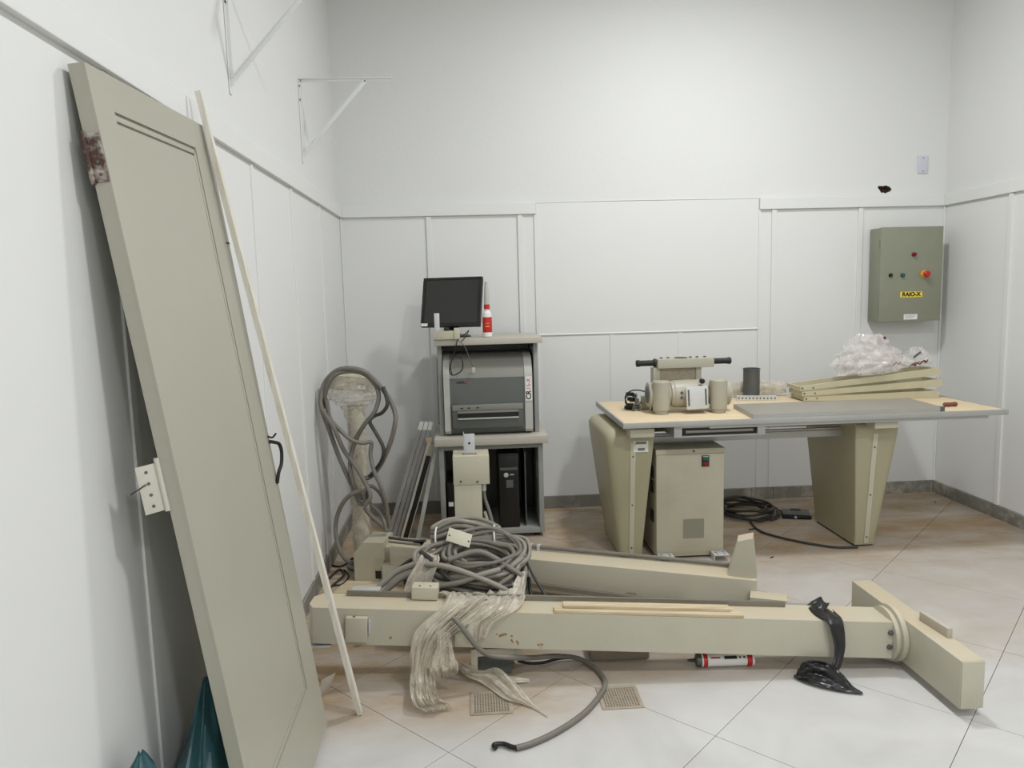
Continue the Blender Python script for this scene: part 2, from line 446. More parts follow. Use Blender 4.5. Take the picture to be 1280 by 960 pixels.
# back wall with a broken hole
hc = (2.738, 2.034); hp = []
rr = [0.050, 0.044, 0.040, 0.034, 0.036, 0.030, 0.028, 0.036, 0.050, 0.046, 0.034, 0.030, 0.030, 0.033, 0.024, 0.028, 0.034, 0.030, 0.036, 0.044]
for i, r in enumerate(rr):
    a = 2*math.pi*i/len(rr); hp.append((hc[0]+r*math.cos(a), hc[1]+0.8*r*math.sin(a), a))
b = B(); bm = b.bm
x0, x1, z0, z1 = XL-0.15, XR+0.15, -0.1, CEIL+0.1
hx0, hx1, hz0, hz1 = hc[0]-0.1, hc[0]+0.1, hc[1]-0.1, hc[1]+0.1
def q4(a, c, d, e): bm.faces.new([bm.verts.new((p[0], D, p[1])) for p in (a, c, d, e)])
q4((x0, z0), (hx0, z0), (hx0, z1), (x0, z1)); q4((hx1, z0), (x1, z0), (x1, z1), (hx1, z1))
q4((hx0, z0), (hx1, z0), (hx1, hz0), (hx0, hz0)); q4((hx0, hz1), (hx1, hz1), (hx1, z1), (hx0, z1))
inn, outr, deep = [], [], []
for (x, z, a) in hp:
    inn.append(bm.verts.new((x, D, z))); deep.append(bm.verts.new((x*0.9+hc[0]*0.1, D+0.06, z*0.9+hc[1]*0.1)))
    k = 0.1/max(abs(math.cos(a)), abs(math.sin(a)))
    outr.append(bm.verts.new((hc[0]+k*math.cos(a), D, hc[1]+k*math.sin(a))))
n = len(hp)
for i in range(n):
    j = (i+1) % n
    if (i % 5) in (2,):   # corner between two sides of the square
        ca = math.copysign(0.1, math.cos((hp[i][2]+hp[j][2])/2)); cz = math.copysign(0.1, math.sin((hp[i][2]+hp[j][2])/2))
        cv = bm.verts.new((hc[0]+ca, D, hc[1]+cz)); bm.faces.new((inn[i], outr[i], cv, outr[j], inn[j]))
    else: bm.faces.new((inn[i], outr[i], outr[j], inn[j]))
wall_back = struct('wall_back', b, PAINT, label='white painted back wall with panelled lower part')
b = B()
b.loft([[(x, D+0.0005, z) for x, z, a in hp], [(hc[0]+(x-hc[0])*0.9, D+0.05, hc[1]+(z-hc[1])*0.9) for x, z, a in hp], [(hc[0]+(x-hc[0])*0.2, D+0.06, hc[1]+(z-hc[1])*0.2) for x, z, a in hp]], cap=False)
b.bm.faces.ensure_lookup_table()
hole = part('broken_hole', b, BRICK, wall_back, 'jagged dark hole knocked in the plaster')
def wall(name, pts, label):
    b = B(); b.bm.faces.new([b.bm.verts.new(p) for p in pts]); return struct(name, b, PAINT, label=label)
wall_left = wall('wall_left', [(XL, YF-.1, -.1), (XL, D+.1, -.1), (XL, D+.1, CEIL+.1), (XL, YF-.1, CEIL+.1)], 'white painted left wall with panelled lower part')
wall_right = wall('wall_right', [(XR, YF-.1, -.1), (XR, D+.1, -.1), (XR, D+.1, CEIL+.1), (XR, YF-.1, CEIL+.1)], 'white painted right wall with panelled lower part')
wall_front = wall('wall_front', [(XL-.1, YF, -.1), (XR+.1, YF, -.1), (XR+.1, YF, CEIL+.1), (XL-.1, YF, CEIL+.1)], 'white painted wall opposite the panelled one')
ceiling = wall('ceiling', [(XL-.1, YF-.1, CEIL), (XR+.1, YF-.1, CEIL), (XR+.1, D+.1, CEIL), (XL-.1, D+.1, CEIL)], 'white painted ceiling')

RB, RT = 1.922, 1.995   # wainscot rail
BH = 0.082              # skirting height
def child(name, b, m, parent, flat=True): return part(name, b, m, parent, flat=flat)
# wainscot panels (6 mm boards), battens over their joints
def boards_back(xs, z0, z1, t=0.006):
    for a, c in zip(xs[:-1], xs[1:]):
        b = B(); b.box(a+0.001, c-0.001, D-t, D+0.001, z0, z1, 0.001); child('panel', b, PANELP, wall_back)
boards_back([XL+.001, -0.226, 0.351, 0.452], BH, RB)
boards_back([1.904, 2.002, 2.578, XR-.001], BH, RB)
boards_back([0.452, 0.935, 1.386, 1.904], BH, 1.150, 0.005)
b = B(); b.box(0.455, 1.902, D-0.007, D+0.001, 1.156, 1.992, 0.001); child('patch_panel', b, PANELP, wall_back)
# caulk beads round the patch
for pts, r in ([[(0.455, D-.006, 1.153), (0.9, D-.006, 1.152), (1.4, D-.006, 1.151), (1.92, D-.006, 1.154)], 0.007],
               [[(0.458, D-.006, 1.155), (0.456, D-.006, 1.6), (0.457, D-.006, 1.99)], 0.004],
               [[(0.458, D-.006, 1.992), (1.0, D-.006, 1.997), (1.9, D-.006, 1.994)], 0.004]):
    b = B(); b.tube(pts, r, 6, sub=4); child('caulk_bead', b, PANELP, wall_back, flat=False)
def batten(parent, x0, x1, y0, y1, z0, z1):
    b = B(); b.box(x0, x1, y0, y1, z0, z1, 0.002); return child('batten', b, PANELP, parent)
for x in (-0.226, 0.351, 2.002, 2.578): batten(wall_back, x-.016, x+.016, D-.018, D-.004, BH+.001, RB-.001)
for x in (0.447, 1.908): batten(wall_back, x-.007, x+.007, D-.014, D-.004, BH+.001, RB-.001)
for x in (0.935, 1.386): batten(wall_back, x-.014, x+.014, D-.009, D-.003, BH+.001, 1.146)
batten(wall_back, XL+.007, XL+.02, D-.02, D-.004, BH, RB); batten(wall_back, XR-.02, XR-.007, D-.02, D-.004, BH, RB)
def rail(n, x0, x1, y0, y1, label):
    b = B(); b.box(x0, x1, y0, y1, RB, RT, 0.003); return struct('trim_%d' % n, b, PANELP, label=label)
rail(1, XL+.024, 0.452, D-.026, D-.0005, 'white rail board capping panels left of the patch')
rail(2, 1.904, XR-.024, D-.026, D-.0005, 'white rail board capping panels near the control box')
rail(3, XL+.0005, XL+.024, YF+.05, D-.0005, 'white rail board along the left wall')
rail(4, XR-.024, XR-.0005, YF+.05, D-.0005, 'white rail board along the right wall')
ysL = [4.132, 3.48, 2.863, 2.30, 1.748, 1.17, 0.59, 0.0]
ed = [D-.001]+ysL
for a, c in zip(ed[:-1], ed[1:]):
    b = B(); b.box(XL-.001, XL+.006, c+.001, a-.001, BH, RB, 0.001); child('panel', b, PANELP, wall_left)
for y in ysL[:-1]: batten(wall_left, XL+.004, XL+.012, y-.016, y+.016, BH+.001, RB-.001)
ysR = [4.182, 3.60, 3.02, 2.44]
ed = [D-.001]+ysR
for a, c in zip(ed[:-1], ed[1:]):
    b = B(); b.box(XR-.006, XR+.001, c+.001, a-.001, BH, RB, 0.001); child('panel', b, PANELP, wall_right)
for y in ysR: batten(wall_right, XR-.018, XR-.004, y-.016, y+.016, BH+.001, RB-.001)
# skirting: grey stone lengths
def skirting(name, label, lens, fn):
    b = B(); fn(b, lens[0]+.01, lens[-1]-.01, 0.0008, 0.004)
    base = struct(name, b, GROUT, label=label)
    for a, c in zip(lens[:-1], lens[1:]):
        b = B(); fn(b, a+.0015, c-.0015, 0.003, 0.012); child('skirting_tile', b, STONE, base)
skirting('baseboard_back', 'grey stone skirting along the back wall', [XL+.02, -0.35, 0.25, 0.85, 1.45, 1.87, 2.02, 2.62, XR-.02],
         lambda b, a, c, bv, t: b.box(a, c, D-.006-t, D-.001, 0.0005, BH-.001-(0.012-t)*.3, 0.0006))
skirting('baseboard_left', 'grey stone skirting along the left wall', [0.4, 1.0, 1.6, 2.2, 2.8, 3.4, 4.0, 4.4, D-.02],
         lambda b, a, c, bv, t: b.box(XL+.001, XL+.006+t, a, c, 0.0005, BH-.001-(0.012-t)*.3, 0.0006))
skirting('baseboard_right', 'grey stone skirting along the right wall', [1.8, 2.4, 3.0, 3.6, 4.2, D-.02],
         lambda b, a, c, bv, t: b.box(XR-.006-t, XR-.001, a, c, 0.0005, BH-.001-(0.012-t)*.3, 0.0006))

# ================================================================== LEANING DOOR
BRc = Vector((-0.507, 2.332, 0.026)); ang = math.radians(2.2)
dw = Vector((0, math.cos(ang), math.sin(ang)))
dd = Vector((-0.734, 2.26, 1.905)) - BRc; dd = (dd - dw*dd.dot(dw)).normalized()
dn = dw.cross(dd); dn = dn if dn.x > 0 else -dn
DW, DH = 0.69, 1.905
def dpt(u, v, n=0.0): return BRc + dw*u + dd*v + dn*n          # u from -DW (near) to 0 (far)
DM = basis(BRc, dw, dd, dn)
t = thing('detached_door', 'tall grey beige panel door leaning against the left wall', 'door', (-0.53, 1.98, 0))
b = B(); b.box(-DW, 0, 0, DH, -0.033, -0.006, 0, DM)
# face skin split by the groove of the panel moulding
gu0, gu1, gv0, gv1, gw = -0.60, -0.125, 0.205, 1.828, 0.026
def skin(u0, u1, v0, v1): b.box(u0, u1, v0, v1, -0.0065, 0.0, 0, DM)
skin(-DW, 0, gv1, DH); skin(-DW, 0, 0, gv0); skin(gu1, 0, gv0, gv1)
skin(-DW, gu1-gw, gv0+gw, gv1-gw); skin(-DW, gu0, gv1-gw, gv1); skin(-DW, gu0, gv0, gv0+gw)
part('leaf', b, DOORP, t, flat=True)
def mould(p0, p1):
    b = B(); b.frame(p0, p1, dn, 0.0035, 0.006, 0.002); part('moulding', b, DOORP, t)
g = gw/2
mould(dpt(gu0, gv1-g, -.004), dpt(gu1-g, gv1-g, -.004))
mould(dpt(gu1-g, gv1-g, -.004), dpt(gu1-g, gv0+g, -.004))
mould(dpt(gu1-g, gv0+g, -.004), dpt(gu0, gv0+g, -.004))
# rusted hinge let into the near edge
h = part('hinge', B().box(-DW-0.0025, -DW+.0005, 1.675, 1.772, -0.033, -0.002, 0.0008, DM), RUST, t, 'rusted chipped butt hinge')
for v in (1.69, 1.715, 1.74, 1.76):
    b = B(); b.cyl(dpt(-DW-.0035, v, -.016+.008*(v > 1.72)), dpt(-DW, v, -.016+.008*(v > 1.72)), 0.0035, seg=10); part('screw', b, DARKMET, h)
b = B(); b.cyl(dpt(-DW-.004, 1.672, -.0335), dpt(-DW-.004, 1.776, -.0335), 0.005, seg=12); part('knuckle', b, RUST, h)
# painted hinge opened out behind the near edge
h = thing_h = part('hinge', B().box(-0.045, 0, 0.0, 0.105, -0.0012, 0.0012, 0.0005, basis(dpt(-DW, .985, -.036), (dw*0.55+dn*0.83).normalized(), dd, (dn*0.55-dw*0.83).normalized())), HINGE, t, 'cream painted hinge leaf sticking out')
b = B(); b.cyl(dpt(-DW-.002, .982, -.036), dpt(-DW-.002, 1.10, -.036), 0.0055, seg=12); part('knuckle', b, HINGE, h)
for v in (1.0, 1.025, 1.05, 1.075):
    q = dpt(-DW, v, -.036) + (dw*0.55+dn*0.83).normalized()*-0.026
    nn = (dn*0.55-dw*0.83).normalized()
    b = B(); b.cyl(q-nn*.002, q+nn*.002, 0.0035, seg=10); part('screw_hole', b, DARKMET, h)
b = B(); b.tube([dpt(-DW-.02, 1.05, -.06), dpt(-DW-.028, 1.043, -.075), dpt(-DW-.034, 1.036, -.09)], .0014, 6); part('nail', b, IRON, h)
# iron pull on the far edge
b = B(); b.tube([dpt(-.014, .968, .004), dpt(-.004, .962, .014), dpt(.016, .950, .022), dpt(.019, .925, .024), dpt(.006, .89, .020), dpt(-.012, .868, .012), dpt(-.016, .842, .004)], .0055, 10)
hk = part('pull_handle', b, IRON, t, 'bent black iron pull handle')
b = B(); b.tube([dpt(-.016, .985, .003), dpt(-.006, .978, .012), dpt(.012, .985, .020)], .003, 8); part('latch_tongue', b, IRON, hk)
b = B(); b.cyl(dpt(-.016, .842, 0), dpt(-.016, .842, .007), .008, seg=14); part('boss', b, IRON, hk)
b = B(); b.box(-.03, .0005, 1.57, 1.576, -.002, .0008, 0, DM); part('latch_slot', b, IRON, t)

# leaning painted stick
top = Wx(247, 115, XL+0.052); bot = F(450, 893, 0.0)
b = B(); N = 28; rings = []
ax = (top-bot).normalized(); sx = Vector((0, 1, 0)); sx = (sx-ax*sx.dot(ax)).normalized(); sy = ax.cross(sx)
for i in range(N):
    f = i/(N-1); c = bot.lerp(top, f)
    hw = 0.0165*(1-.15*f)*(1+.12*nz((f*9, 0, 0), 1)); ht = 0.008
    if f > .93: hw *= max(.22, (1-f)/.07)
    if f < .04: hw *= .6+f*10
    rings.append([c+sx*hw*a+sy*ht*c2+Vector((0, 0, 0)) for a, c2 in ((-1, -1), (1, -.9), (1, .9), (-1, 1))])
b.loft(rings)
o = solo('wooden_stick', b, STICK, 'long narrow worn wooden strip leaning beside the detached door', 'stick', flat=True)
o.location.z += 0.003

# wall brackets
def bracket(y, zt, label):
    t = thing('shelf_bracket', label, 'bracket', (XL+.02, y, zt-.4), 'white shelf brackets on the left wall')
    z0 = zt-0.40; X0 = XL+.0008
    b = B(); b.box(X0, X0+.004, y-.011, y+.011, z0, zt, .0015); b.box(X0+.003, X0+.014, y-.002, y+.002, z0+.03, zt); part('wall_strip', b, PANELP, t)
    b = B(); b.box(X0+.004, X0+.45, y-.011, y+.011, zt-.004, zt, .0015); b.box(X0+.01, X0+.44, y-.002, y+.002, zt-.016, zt-.003); part('arm', b, PANELP, t)
    b = B(); b.frame((X0+.01, y, z0+.055), (X0+.32, y, zt-.008), (0, 1, 0), .009, .002); b.frame((X0+.016, y, z0+.05), (X0+.326, y, zt-.014), (0, 1, 0), .002, .007); part('brace', b, PANELP, t)
    for z in (zt-.035, zt-.10):
        b = B(); b.cyl((X0, y-.006, z), (X0+.007, y-.006, z), .005, seg=10); part('screw', b, DARKMET, t)
bracket(3.815, 2.487, 'white triangular shelf bracket nearest the back corner, whole in view')
bracket(2.692, 2.52, 'white shelf bracket above the leaning strip, cut off by the picture edge')

# ================================================================== CONTROL BOX ON BACK WALL
cbx0, cbx1, cbz0, cbz1, cby = 2.642, 3.048, 1.182, 1.778, 4.645
t = thing('control_box', 'grey green metal control box marked in yellow on back wall', 'control box', ((cbx0+cbx1)/2, D-.02, cbz0))
part('cabinet_body', B().box(cbx0, cbx1, cby+.018, D-.0185, cbz0, cbz1, .003), GREYGREEN, t)
dr = part('cabinet_door', B().box(cbx0-.002, cbx1+.002, cby, cby+.016, cbz0-.002, cbz1+.002, .004), GREYGREEN, t)
def cb(u, v): p = P(u, v, cby); return p.x, p.z
def button(name, u, v, r, d, m, label, collar=None):
    x, z = cb(u, v)
    o = part(name, B().lathe((x, cby, z), [(r*1.15, 0), (r*1.15, .004), (r, .005), (r, d*.8), (r*.8, d)], (0, -1, 0)), m, dr, label)
    return o, x, z
button('pilot_lamp', 1142, 318, .012, .022, REDD, 'small red pilot lamp')
button('push_button', 1113, 344, .011, .014, BLACK, 'small black button')
button('push_button', 1128, 344, .012, .016, GREEN, 'green push button')
x, z = cb(1155, 342.5)
part('button_collar', B().lathe((x, cby, z), [(.024, 0), (.024, .006), (.018, .008), (.018, .016)], (0, -1, 0)), AMBER, dr, 'yellow collar')
part('stop_button', B().lathe((x, cby-.015, z), [(.012, 0), (.012, .01), (.020, .014), (.020, .024), (.015, .029)], (0, -1, 0)), RED, dr, 'red mushroom stop button')
x, z = cb(1139, 368)
part('name_label', B().box(x-.073, x+.073, cby-.0012, cby+.0004, z-.018, z+.018), YELLOW, dr, 'yellow label reading RAIO-X')
part('lettering', textmesh('RAIO-X', .036, basis((x, cby-.0016, z), (1, 0, 0), (0, 0, 1), (0, -1, 0)), bold=.0016), INK, dr, flat=True)
x, z = cb(1138, 396)
part('rating_label', B().box(x-.045, x+.045, cby-.0012, cby+.0004, z-.017, z+.017), WHITE, dr, 'small white rating label')
b = B()
for k in range(3): b.box(x-.038, x+.036-.01*k, cby-.0016, cby-.0009, z+.009-.008*k, z+.011-.008*k)
part('print_lines', b, GREYINK, dr, flat=True)
for z in (cbz0+.1, cbz1-.1):
    part('hinge_pin', B().cyl((cbx0-.003, cby+.02, z-.02), (cbx0-.003, cby+.02, z+.02), .004), GREYGREEN, t)
# blank switch plate
sp = thing('blank_wall_plate', 'small blank white plate high on the wall above the control box', 'wall plate', (2.99, D-.01, 2.131))
pl = part('plate', B().box(2.955, 3.024, D-.008, D-.0005, 2.132, 2.243, .003), PLATEW, sp)
for z in (2.145, 2.229): part('screw', B().cyl((2.99, D-.0095, z), (2.99, D-.006, z), .004, seg=10), STEEL, pl)

# ================================================================== X-RAY TABLE
TX0, TX1, TY0, TY1, TZ = 0.757, 2.765, 3.62, 4.42, 0.760
t = thing('examination_table', 'long examination table with bare chipboard top on two tapered cream legs', 'table', (1.75, 4.0, 0))
part('tabletop', B().box(TX0+.012, TX1-.012, TY0+.012, TY1-.012, TZ-.018, TZ, .001), CHIPB, t, 'bare chipboard top')
b = B(); b.box(TX0, TX1, TY0, TY0+.012, TZ-.026, TZ+.002, .002); part('edge_rail', b, ALU, t)
part('under_rail', B().box(1.2, TX1-.10, TY0+.012, TY0+.022, TZ-.042, TZ-.026, .001), ALU, t)
part('edge_rail', B().box(TX0, TX1, TY1-.012, TY1, TZ-.026, TZ+.002, .002), ALU, t)
part('edge_rail', B().box(TX0, TX0+.012, TY0+.012, TY1-.012, TZ-.026, TZ+.002, .002), ALU, t)
part('edge_rail', B().box(TX1-.012, TX1, TY0+.012, TY1-.012, TZ-.026, TZ+.002, .002), ALU, t)
for yy in (3.87, 4.19):
    b = B(); b.box(0.90, 2.10, yy, yy+.05, .604, .640, .003); b.box(0.92, 2.08, yy+.01, yy+.04, .640, .650); part('cross_rail', b, ALU, t)
# image tray under the top
tr = part('tray', B().box(1.02, 1.06, 3.636, 4.1, .676, .733).box(1.45, 1.49, 3.636, 4.1, .676, .733).box(1.0605, 1.4495, 3.636, 4.1, .724, .733).box(1.0605, 1.4495, 3.636, 4.1, .676, .683), ALU, t, flat=True)
part('tray_slot', B().box(1.061, 1.449, 3.650, 3.69, .6835, .7235), BLACK, tr)
part('tray_bar', B().box(1.08, 1.43, 3.642, 3.649, .696, .709, .001), STEEL, tr)
def leg(sign, cx, lab):
    # outer side: sign -1 -> towards -x
    def ring(z, xo, xi, y0, y1, r):
        pts = []
        w = abs(xi-xo)
        for (px, py, rr_, a0) in ((xi, y0, .008, -90), (xi, y1, .008, 0), (xo, y1, r, 90), (xo, y0, r, 180)):
            pass
        # polygon in (side, y): side 0 inner .. w outer
        def corner(sx, sy_, r_, a0):
            return [(sx+r_*math.cos(math.radians(a0+18*k)), sy_+r_*math.sin(math.radians(a0+18*k))) for k in range(6)]
        q = corner(w-r, y0+r, r, -90) + corner(w-r, y1-r, r, 0) + corner(.008, y1-.008, .008, 90) + corner(.008, y0+.008, .008, 180)
        return [Vector((xi+sign*s_, y_, z)) for s_, y_ in q]
    S = [(.012, .062, .062, 3.80, 4.27, .03), (.06, .066, .062, 3.795, 4.275, .035), (.35, .105, .085, 3.765, 4.30, .045), (.62, .140, .108, 3.735, 4.325, .05), (.665, .142, .110, 3.730, 4.33, .05),
         (.690, .130, .110, 3.74, 4.32, .045), (.704, .100, .105, 3.77, 4.30, .035), (.708, .06, .09, 3.80, 4.27, .03)]
    b = B(); b.loft([ring(z, cx+sign*o_, cx-sign*i_, y0, y1, r) for z, o_, i_, y0, y1, r in S])
    lg = part('leg', b, LEGC, t, lab, angle=.9)
    part('foot_plate', B().box(cx-.055, cx+.055, 3.83, 4.25, 0.0005, .013), RUBBER, lg)
    # vertical trim strip on the front, follows the slope
    f0, f1 = Vector((cx+.0, 3.798, .02)), Vector((cx+.0, 3.733, .64))
    dy = (f1-f0).normalized()
    b = B(); b.frame(f0, f1, (1, 0, 0), .013, .003, .001); part('trim_strip', b, CREAMW, lg)
    for f in (.06, .45, .88):
        p = f0.lerp(f1, f); part('screw', B().cyl(p+Vector((0, -.006, 0)), p, .0045, seg=10), DARKMET, lg)
    return lg
l1 = leg(-1, .832, 'tapered cream leg with rounded outer side')
l2 = leg(1, 2.125, 'tapered cream leg with rounded outer side')
lo = P(797, 558, 3.738); 
st = part('sticker', B().box(lo.x-.022, lo.x+.055, 3.732, 3.7335, lo.z-.03, lo.z+.035), WHITE, l1, 'peeling white sticker')
part('sticker_print', B().box(lo.x-.012, lo.x+.045, 3.7315, 3.7325, lo.z+.012, lo.z+.026).box(lo.x, lo.x+.036, 3.7315, 3.7325, lo.z-.022, lo.z-.008), GREYINK, st)
for x0 in (.80, 2.075):
    b = B(); b.box(x0, x0+.125, 3.655, 3.80, .680, .7235, .004); part('slide_block', b, CREAMW, t)
    b = B(); b.box(x0+.02, x0+.10, 3.80, 4.3, .69, .7235); part('slide_rail', b, ALU, t)

# ---- things on the table
tz = TZ
# X-ray tube head
t = thing('tube_head', 'cream X-ray tube head with two upright cylinders and black side handles', 'X-ray tube', (1.18, 3.93, tz+.0005))
c1, c2 = Vector((1.020, 3.885, tz+.0005)), Vector((1.326, 3.870, tz+.0005))
for c in (c1, c2):
    cy_ = part('cable_well', B().lathe(c, [(.034, 0), (.036, .018), (.045, .022), (.047, .05), (.047, .172), (.043, .178), (.030, .1782)], seg=32), TUBEM, t)
zc = tz+.098
b = B(); b.lathe((0.958, 3.945, zc), [(.048, 0), (.066, .002), (.070, .012), (.066, .026), (.062, .04), (.064, .10), (.062, .118), (.070, .122), (.070, .135), (.074, .142), (.076, .22), (.074, .30), (.068, .305), (.068, .32), (.062, .325), (.064, .40), (.070, .41), (.070, .445), (.048, .452)], (1, 0, 0), seg=36)
hs = part('housing', b, TUBEM, t)
part('end_recess', B().lathe((0.9575, 3.945, zc), [(.047, 0), (.047, .002)], (1, 0, 0), seg=28), DKGREY, hs)
p = P(871.5, 497, 3.845)
pm = basis((p.x, 3.845, p.z), Vector((1, .05, .03)).normalized(), Vector((-.03, .06, 1)).normalized(), Vector((.05, -1, .06)).normalized())
fp = part('port_plate', B().box(-.060, .060, -.062, .062, -.003, .003, .004, pm), GALV, t, 'square galvanised port plate')
for s in (-1, 1):
    part('slot', B().box(s*.047-.005, s*.047+.005, -.042, .045, .0026, .0036, 0, pm), DKGREY, fp)
part('port_neck', B().cyl((p.x, 3.85, p.z), (p.x, 3.90, p.z), .045, seg=24), STEEL, t)
q = P(878, 476.5, 3.865); part('knob', B().lathe((q.x, 3.885, q.z), [(.012, 0), (.014, .006), (.014, .022), (.010, .026)], (0, -1, 0)), BLACK, t)
q = P(852, 494, 3.875)
for s in (-1, 1): part('bolt', B().cyl((q.x, 3.868, q.z+s*.013), (q.x, 3.88, q.z+s*.013), .008, seg=12), DARKMET, t)
a, c = P(822.5, 461, 3.93), P(893, 447.5, 3.93)
bx = part('control_head', B().box(a.x, c.x, 3.93, 4.03, a.z, c.z+.002, .004), TUBEM, t)
zh = (a.z+c.z)/2+.003
for s, x in ((-1, a.x), (1, c.x)):
    part('handle', B().lathe((x, 3.98, zh), [(.021, 0), (.021, .012), (.016, .016), (.016, .085), (.019, .094), (.019, .104), (.015, .108)], (s, 0, 0)), RUBBER, bx, 'black rubber grip')
for k, x in enumerate((.1, .22, .62, .74, .88)):
    xx_ = a.x+(c.x-a.x)*x; part('switch', B().lathe((xx_, 3.98, c.z+.001), [(.008, 0), (.008, .006), (.005, .008)]), DARKMET, bx)
part('dial_window', B().lathe((a.x+(c.x-a.x)*.45, 3.98, c.z+.001), [(.036, 0), (.036, .004)]), BLACK, bx)
a2, c2_ = P(817, 474, 3.95), P(877, 460, 3.95)
part('yoke', B().box(a2.x, a2.x+.035, 3.95, 4.02, tz+.14, a.z+.002, .002).box(c2_.x-.03, c2_.x, 3.95, 4.02, tz+.14, a.z+.002, .002).box(a2.x+.03, c2_.x-.025, 4.0, 4.02, tz+.14, a.z), TUBEM, t)
part('mesh_gasket', B().box(a2.x+.036, c2_.x-.031, 3.955, 3.999, tz+.15, a.z-.002), MESHW, t)
part('support_rod', B().cyl((.99, 3.98, tz+.004), (1.005, 3.975, tz+.05), .006, seg=10), DKGREY, t)

# dark open tin
p = F(936, 495, tz); r = .048
solo('metal_canister', B().lathe((1.678, 4.312, tz+.0005), [(r, 0), (r, .176), (r+.003, .178), (r+.003, .184), (r-.004, .184), (r-.004, .006)], seg=32), DARKMET, 'dark grey open metal canister standing behind the grey board', 'canister')
# perforated metal strip tray
t = thing('perforated_strip', 'flat perforated metal strip lying in front of the dark canister', 'metal strip', (1.71, 4.20, tz))
c0, c1_ = Vector((1.575, 4.265, tz)), Vector((1.79, 4.205, tz))
b = B(); b.frame(c0+Vector((0, 0, .014)), c1_+Vector((0, 0, .014)), (0, 0, 1), .0135, .002); part('web', b, GALV, t)
for z in (.003, .027):
    part('flange', B().frame(c0+Vector((0, .012, z)), c1_+Vector((0, .012, z)), (0, 1, 0), .014, .0012), GALV, t)
for k in range(11):
    p = c0.lerp(c1_, (k+.5)/11)+Vector((-.0006, -.0022, .014)); part('hole', B().cyl(p, p+Vector((.0006, .003, 0)), .006, seg=8), DKGREY, t)
# wrapped bundle
def crumple(center, rx, ry, h, seed, amp=.18, prof=None, nth=40, nt=18, fold=3.0, ax=None, thick=None):
    c = Vector(center); G = []
    for i in range(nt):
        f = i/(nt-1); row = []
        r = prof(f) if prof else math.sin(math.pi*(.08+.9*f))
        for j in range(nth):
            a = 2*math.pi*j/nth
            d = Vector((math.cos(a), math.sin(a), f*2.2))
            k = 1+amp*(ridge(d, fold, seed)-.5)+amp*.5*nz(d, fold*2.5, seed+1)
            row.append((math.cos(a)*rx*r*k, math.sin(a)*ry*r*k, h*f*(1+.04*nz(d, 2, seed+3))))
        G.append(row)
    mt = ax or Matrix.Identity(3)
    return [[c+mt @ Vector(p) for p in r] for r in G]
Zx = Matrix(((0, 0, 1), (0, 1, 0), (-1, 0, 0)))   # local z -> world x
b = B(); b.loft(crumple((1.56, 4.393, tz+.051), .046, .026, .36, 4, .2, lambda f: .72+.28*math.sin(math.pi*f), ax=Zx, fold=4))
t = solo('wrapped_bundle', b, FILM, 'dusty bundle wrapped in clear film lying behind the dark canister', 'bundle', angle=.5)
part('contents', B().box(1.60, 1.86, 4.382, 4.404, tz+.03, tz+.066, .006), CREAMW, t)
# loose connector clump
t = thing('connector_clump', 'small heap of black connectors and wires on the table corner', 'connectors', (.90, 4.2, tz))
random.seed(3)
base = F(780, 503, tz)
cx_, cy_ = .905, 4.06
for k in range(9):
    x, y, z = cx_+random.uniform(-.045, .045), cy_+random.uniform(-.04, .05), tz+.012+.009*k
    m = Matrix.Translation((x, y, z)) @ Matrix.Rotation(random.uniform(0, 6), 4, 'Z') @ Matrix.Rotation(random.uniform(-.3, .3), 4, 'X')
    part('connector', B().box(-.022, .022, -.011, .011, -.010, .010, .003, m), [BLACK, DARKMET, BLACK, WHITE][k % 4] if k != 7 else DKGREY, t)
part('socket_block', B().box(.955, 1.0, 4.05, 4.09, tz+.001, tz+.075, .004), CREAM, t)
b = B(); b.tube([(.87, 4.05, tz+.03), (.86, 4.05, tz+.075), (.89, 4.06, tz+.105), (.94, 4.07, tz+.108), (.985, 4.07, tz+.095), (1.02, 4.07, tz+.08)], .004, 6); part('wire', b, BLACK, t)
b = B(); b.tube([(.88, 4.03, tz+.02), (.85, 4.0, tz+.05), (.865, 4.03, tz+.08), (.91, 4.05, tz+.09), (.93, 4.04, tz+.04)], .003, 6); part('wire', b, BLACK, t)
for x in (.893, .925): part('pin', B().box(x, x+.008, 4.0, 4.01, tz+.0005, tz+.04), DARKMET, t)
# grey board
pts = [(1.455, 3.985), (1.425, 3.640), (2.43, 3.650), (2.45, 3.985)]
b = B(); b.prism([(x, y, tz+.004) for x, y in pts], (0, 0, .019))
o = solo('loose_board', b, GREYB, 'grey laminate board with pale edges lying on the table front', 'board', flat=True)
b = B(); b.frame((1.425, 3.638, tz+.012), (2.43, 3.648, tz+.012), (0, 0, 1), .011, .003); part('edge_strip', b, ALU, o)
b = B(); b.frame((1.454, 3.985, tz+.012), (1.424, 3.640, tz+.012), (0, 0, 1), .011, .003); part('edge_strip', b, ALU, o)
part('corner_cap', B().box(2.415, 2.437, 3.642, 3.66, tz+.0015, tz+.0245), DKGREY, o)
solo('small_grip', B().lathe((2.52, 3.78, tz+.0125), [(.006, 0), (.012, .008), (.010, .04), (.012, .07), (.007, .078)], (1, .05, 0)), BROWNP, 'small reddish brown grip lying on the table right end', 'grip')
